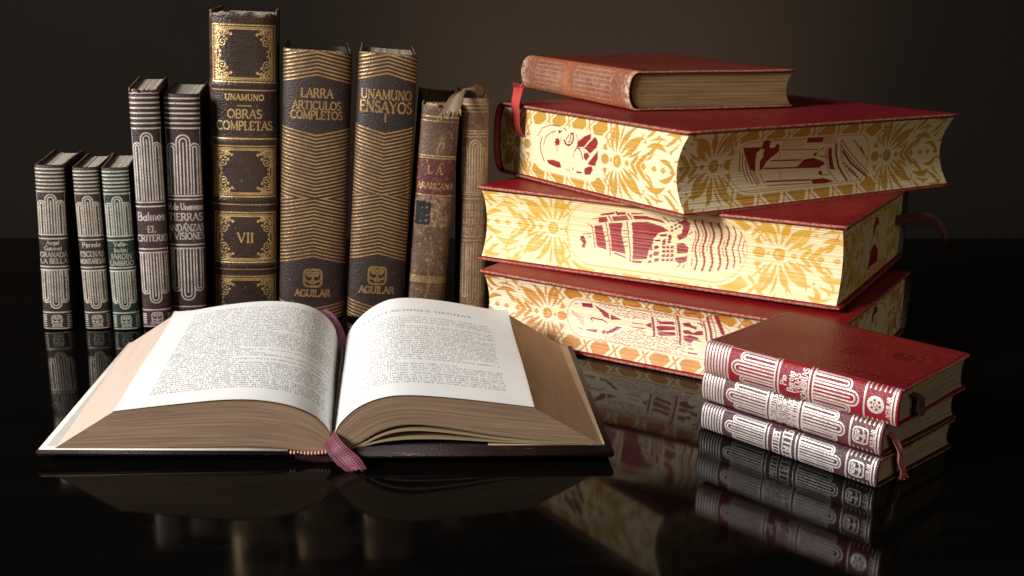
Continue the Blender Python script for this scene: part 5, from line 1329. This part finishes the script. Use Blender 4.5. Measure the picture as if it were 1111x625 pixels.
def open_page(parent, tf, tb, left, seed):
    ns, ny = 500, 560
    (tf, Lf), (tb, _) = curve(tf, ns), curve(tb, ns)
    w = np.linspace(0, 1, ny)[:, None, None]
    wz = w
    S = tf[None] * (1 - wz) + tb[None] * wz
    S = S.copy()
    a_, b_ = np.linspace(0, 1, ny)[:, None], np.linspace(0, 1, ns)[None]
    S[..., 1] += 0.00075 + 0.00028 * b_ ** 1.5 * np.sin(7 * a_ + 2.5 * b_ + seed) + 0.00016 * np.sin(17 * a_ * (1 - 0.4 * b_) + 4 * b_) * b_
    S[..., 1] += 0.0014 * np.clip((b_ - 0.86) / 0.14, 0, 1) ** 2 * np.clip((a_ - 0.72) / 0.28, 0, 1) ** 2   # a lifted corner
    y = np.broadcast_to(YF + (YB - YF) * w[..., 0], S.shape[:2])
    P = np.stack([S[..., 0], y, S[..., 1]], -1)
    W, D = Lf * 1000, (YB - YF) * 1000
    cv = Canvas(0, W, 0, D, ns, ny)
    page_text(cv, W, D, left, seed)
    dec = cv.decor().reshape(ny, ns, 3)
    if left:
        dec = dec[:, ::-1]            # its lines run toward the gutter
    # toned paper close to the cut edges
    xx = np.linspace(0, W, ns)[None]; yy = np.linspace(0, D, ny)[:, None]
    dec = dec.copy()
    dec[..., 1] = np.exp(-np.minimum.reduce([np.broadcast_to(W - xx, (ny, ns)), np.broadcast_to(yy, (ny, ns)), np.broadcast_to(D - yy, (ny, ns))]) / 0.7) * 0.8
    return mesh_object('printed_page', P.reshape(-1, 3), grid_faces(ny, ns, flip=left), M['paper'], parent, decor=dec.reshape(-1, 3))
open_page(ob, LF, LB, True, 21)
open_page(ob, RF, RB, False, 22)

def open_board(name, x0, x1, y0, y1, z_in, z_out, th, mat, parent, inner_mat, margin):
    """one cover board of the open book, sloping gently up toward its outer edge"""
    bmx = bmesh.new()
    sx = 1 if x1 > x0 else -1
    bmesh.ops.create_cube(bmx, size=1.0, matrix=Matrix.Translation(((x0 + x1) / 2, (y0 + y1) / 2, 0)) @ Matrix.Diagonal((abs(x1 - x0), y1 - y0, th, 1)))
    bmesh.ops.bevel(bmx, geom=list(bmx.edges), offset=0.0007, segments=3, affect='EDGES')
    lift = lambda x: z_in + (z_out - z_in) * min(1, max(0, (x - x0) / (x1 - x0)))
    for v in bmx.verts:
        v.co.z += lift(v.co.x)
    o = from_bmesh(name, bmx, mat, parent)
    bm2 = bmesh.new()
    xa, xb = x0 + sx * (0.06 if sx > 0 else 0.004), x1 - sx * margin
    bmesh.ops.create_cube(bm2, size=1.0, matrix=Matrix.Translation(((xa + xb) / 2, (y0 + y1) / 2 + (0.003 if sx > 0 else 0), 0)) @ Matrix.Diagonal((abs(xb - xa), y1 - y0 - (0.010 if sx > 0 else 0.002), 0.0004, 1)))
    for v in bm2.verts:
        v.co.z += lift(v.co.x) + th / 2 + 0.0002
    from_bmesh('endpaper', bm2, inner_mat, o)
    return o
M['flyleaf_tan'] = plain('tan flyleaf', (0.46, 0.31, 0.19), 0.8, 0.1, 60)
open_board('back_board', 0.004, 0.1170, -0.0040, 0.1500, 0.0046, 0.0044, 0.0026, M['open_board'], ob, M['flyleaf_tan'], 0.0035)
open_board('front_board', -0.0210, -0.1310, 0.0015, 0.1555, 0.0030, 0.0046, 0.0026, M['open_board'], ob, M['endpaper'], 0.0012)
# outermost leaves lie on the boards beyond the fanned block
def flyleaf(x0, x1, y0, y1, z, mat):
    b = bmesh.new()
    bmesh.ops.create_cube(b, size=1.0, matrix=Matrix.Translation(((x0 + x1) / 2, (y0 + y1) / 2, z)) @ Matrix.Diagonal((abs(x1 - x0), y1 - y0, 0.0005, 1)))
    return from_bmesh('flyleaf', b, mat, ob, smooth=False)
flyleaf(0.062, 0.1135, 0.0036, 0.1480, 0.0064, M['flyleaf_tan'])
flyleaf(-0.022, -0.1270, 0.0040, 0.1520, 0.0066, M['endpaper'])
# back of the binding under the gutter
xs = np.linspace(-0.0215, 0.0050, 30)
q = (xs + 0.0083) / 0.0132
zs = 0.0012 + 0.0022 * q ** 2
sp = []
for yy in (-0.001, 0.0, 0.149, 0.150):
    sp.append(np.stack([xs - 0.006 * (yy / 0.15), np.full(30, yy), zs + 0.0010 * (0 <= yy <= 0.149)], -1))
for yy in (0.150, -0.001, -0.001):
    sp.append(np.stack([xs - 0.006 * (yy / 0.15), np.full(30, yy), zs - 0.0011 + (0.0011 if len(sp) == 6 else 0)], -1))
mesh_object('spine', np.concatenate(sp), grid_faces(7, 30), M['open_board'], ob)
# striped headband of small beads where the left half meets the back
hb = bmesh.new()
for i in range(12):
    x = -0.0235 + 0.0165 * i / 11
    bmesh.ops.create_uvsphere(hb, u_segments=10, v_segments=8, radius=0.00082, matrix=Matrix.Translation((x, 0.0022, 0.0036 + 0.0012 * ((x + 0.016) / 0.009) ** 2 * 0.5)) @ Matrix.Diagonal((0.8, 1.2, 1.15, 1)))
from_bmesh('headband', hb, M['headband'], ob)
# ribbon marker: out of the top, down along the gutter, and over the near edge onto the table
ribbon_part('ribbon_marker', ob, [(-.0240, .1530, .0250), (-.0200, .1545, .0225), (-.0165, .1540, .0165), (-.0145, .1510, .0125), (-.0125, .1450, .0110), (-.0115, .1300, .0100)],
            [(.0050, .001, .002), (.0055, .001, .001), (.0065, 0, .001), (.0065, 0, .002), (.004, 0, .003), (.003, 0, .004)], M['ribbon_lilac'], seed=15)
ribbon_part('ribbon_marker', ob, [(-.0128, .1480, .0085), (-.0105, .1200, .0112), (-.0085, .0700, .0110), (-.0068, .0200, .0096), (-.0060, .0045, .0090)],
            [(.0015, 0, .005), (.0015, 0, .0055), (.0015, 0, .0055), (.0015, 0, .005), (.0015, 0, .0045)], M['ribbon_dark'], seed=17)
ribbon_part('ribbon_tail', ob, [(-.0062, .0060, .0105), (-.0058, -.0005, .0100), (-.0030, -.0040, .0076), (.0010, -.0066, .0046), (.0038, -.0082, .0020), (.0052, -.0096, .0008)],
            [(.003, 0, .005), (.005, 0, .005), (.0085, 0, .0035), (.0100, 0, .0030), (.0100, 0, .0022), (.0092, 0, .0010)], M['ribbon_weave'], fray=0.002, seed=16, th=0.0008, ripple=0.0004)
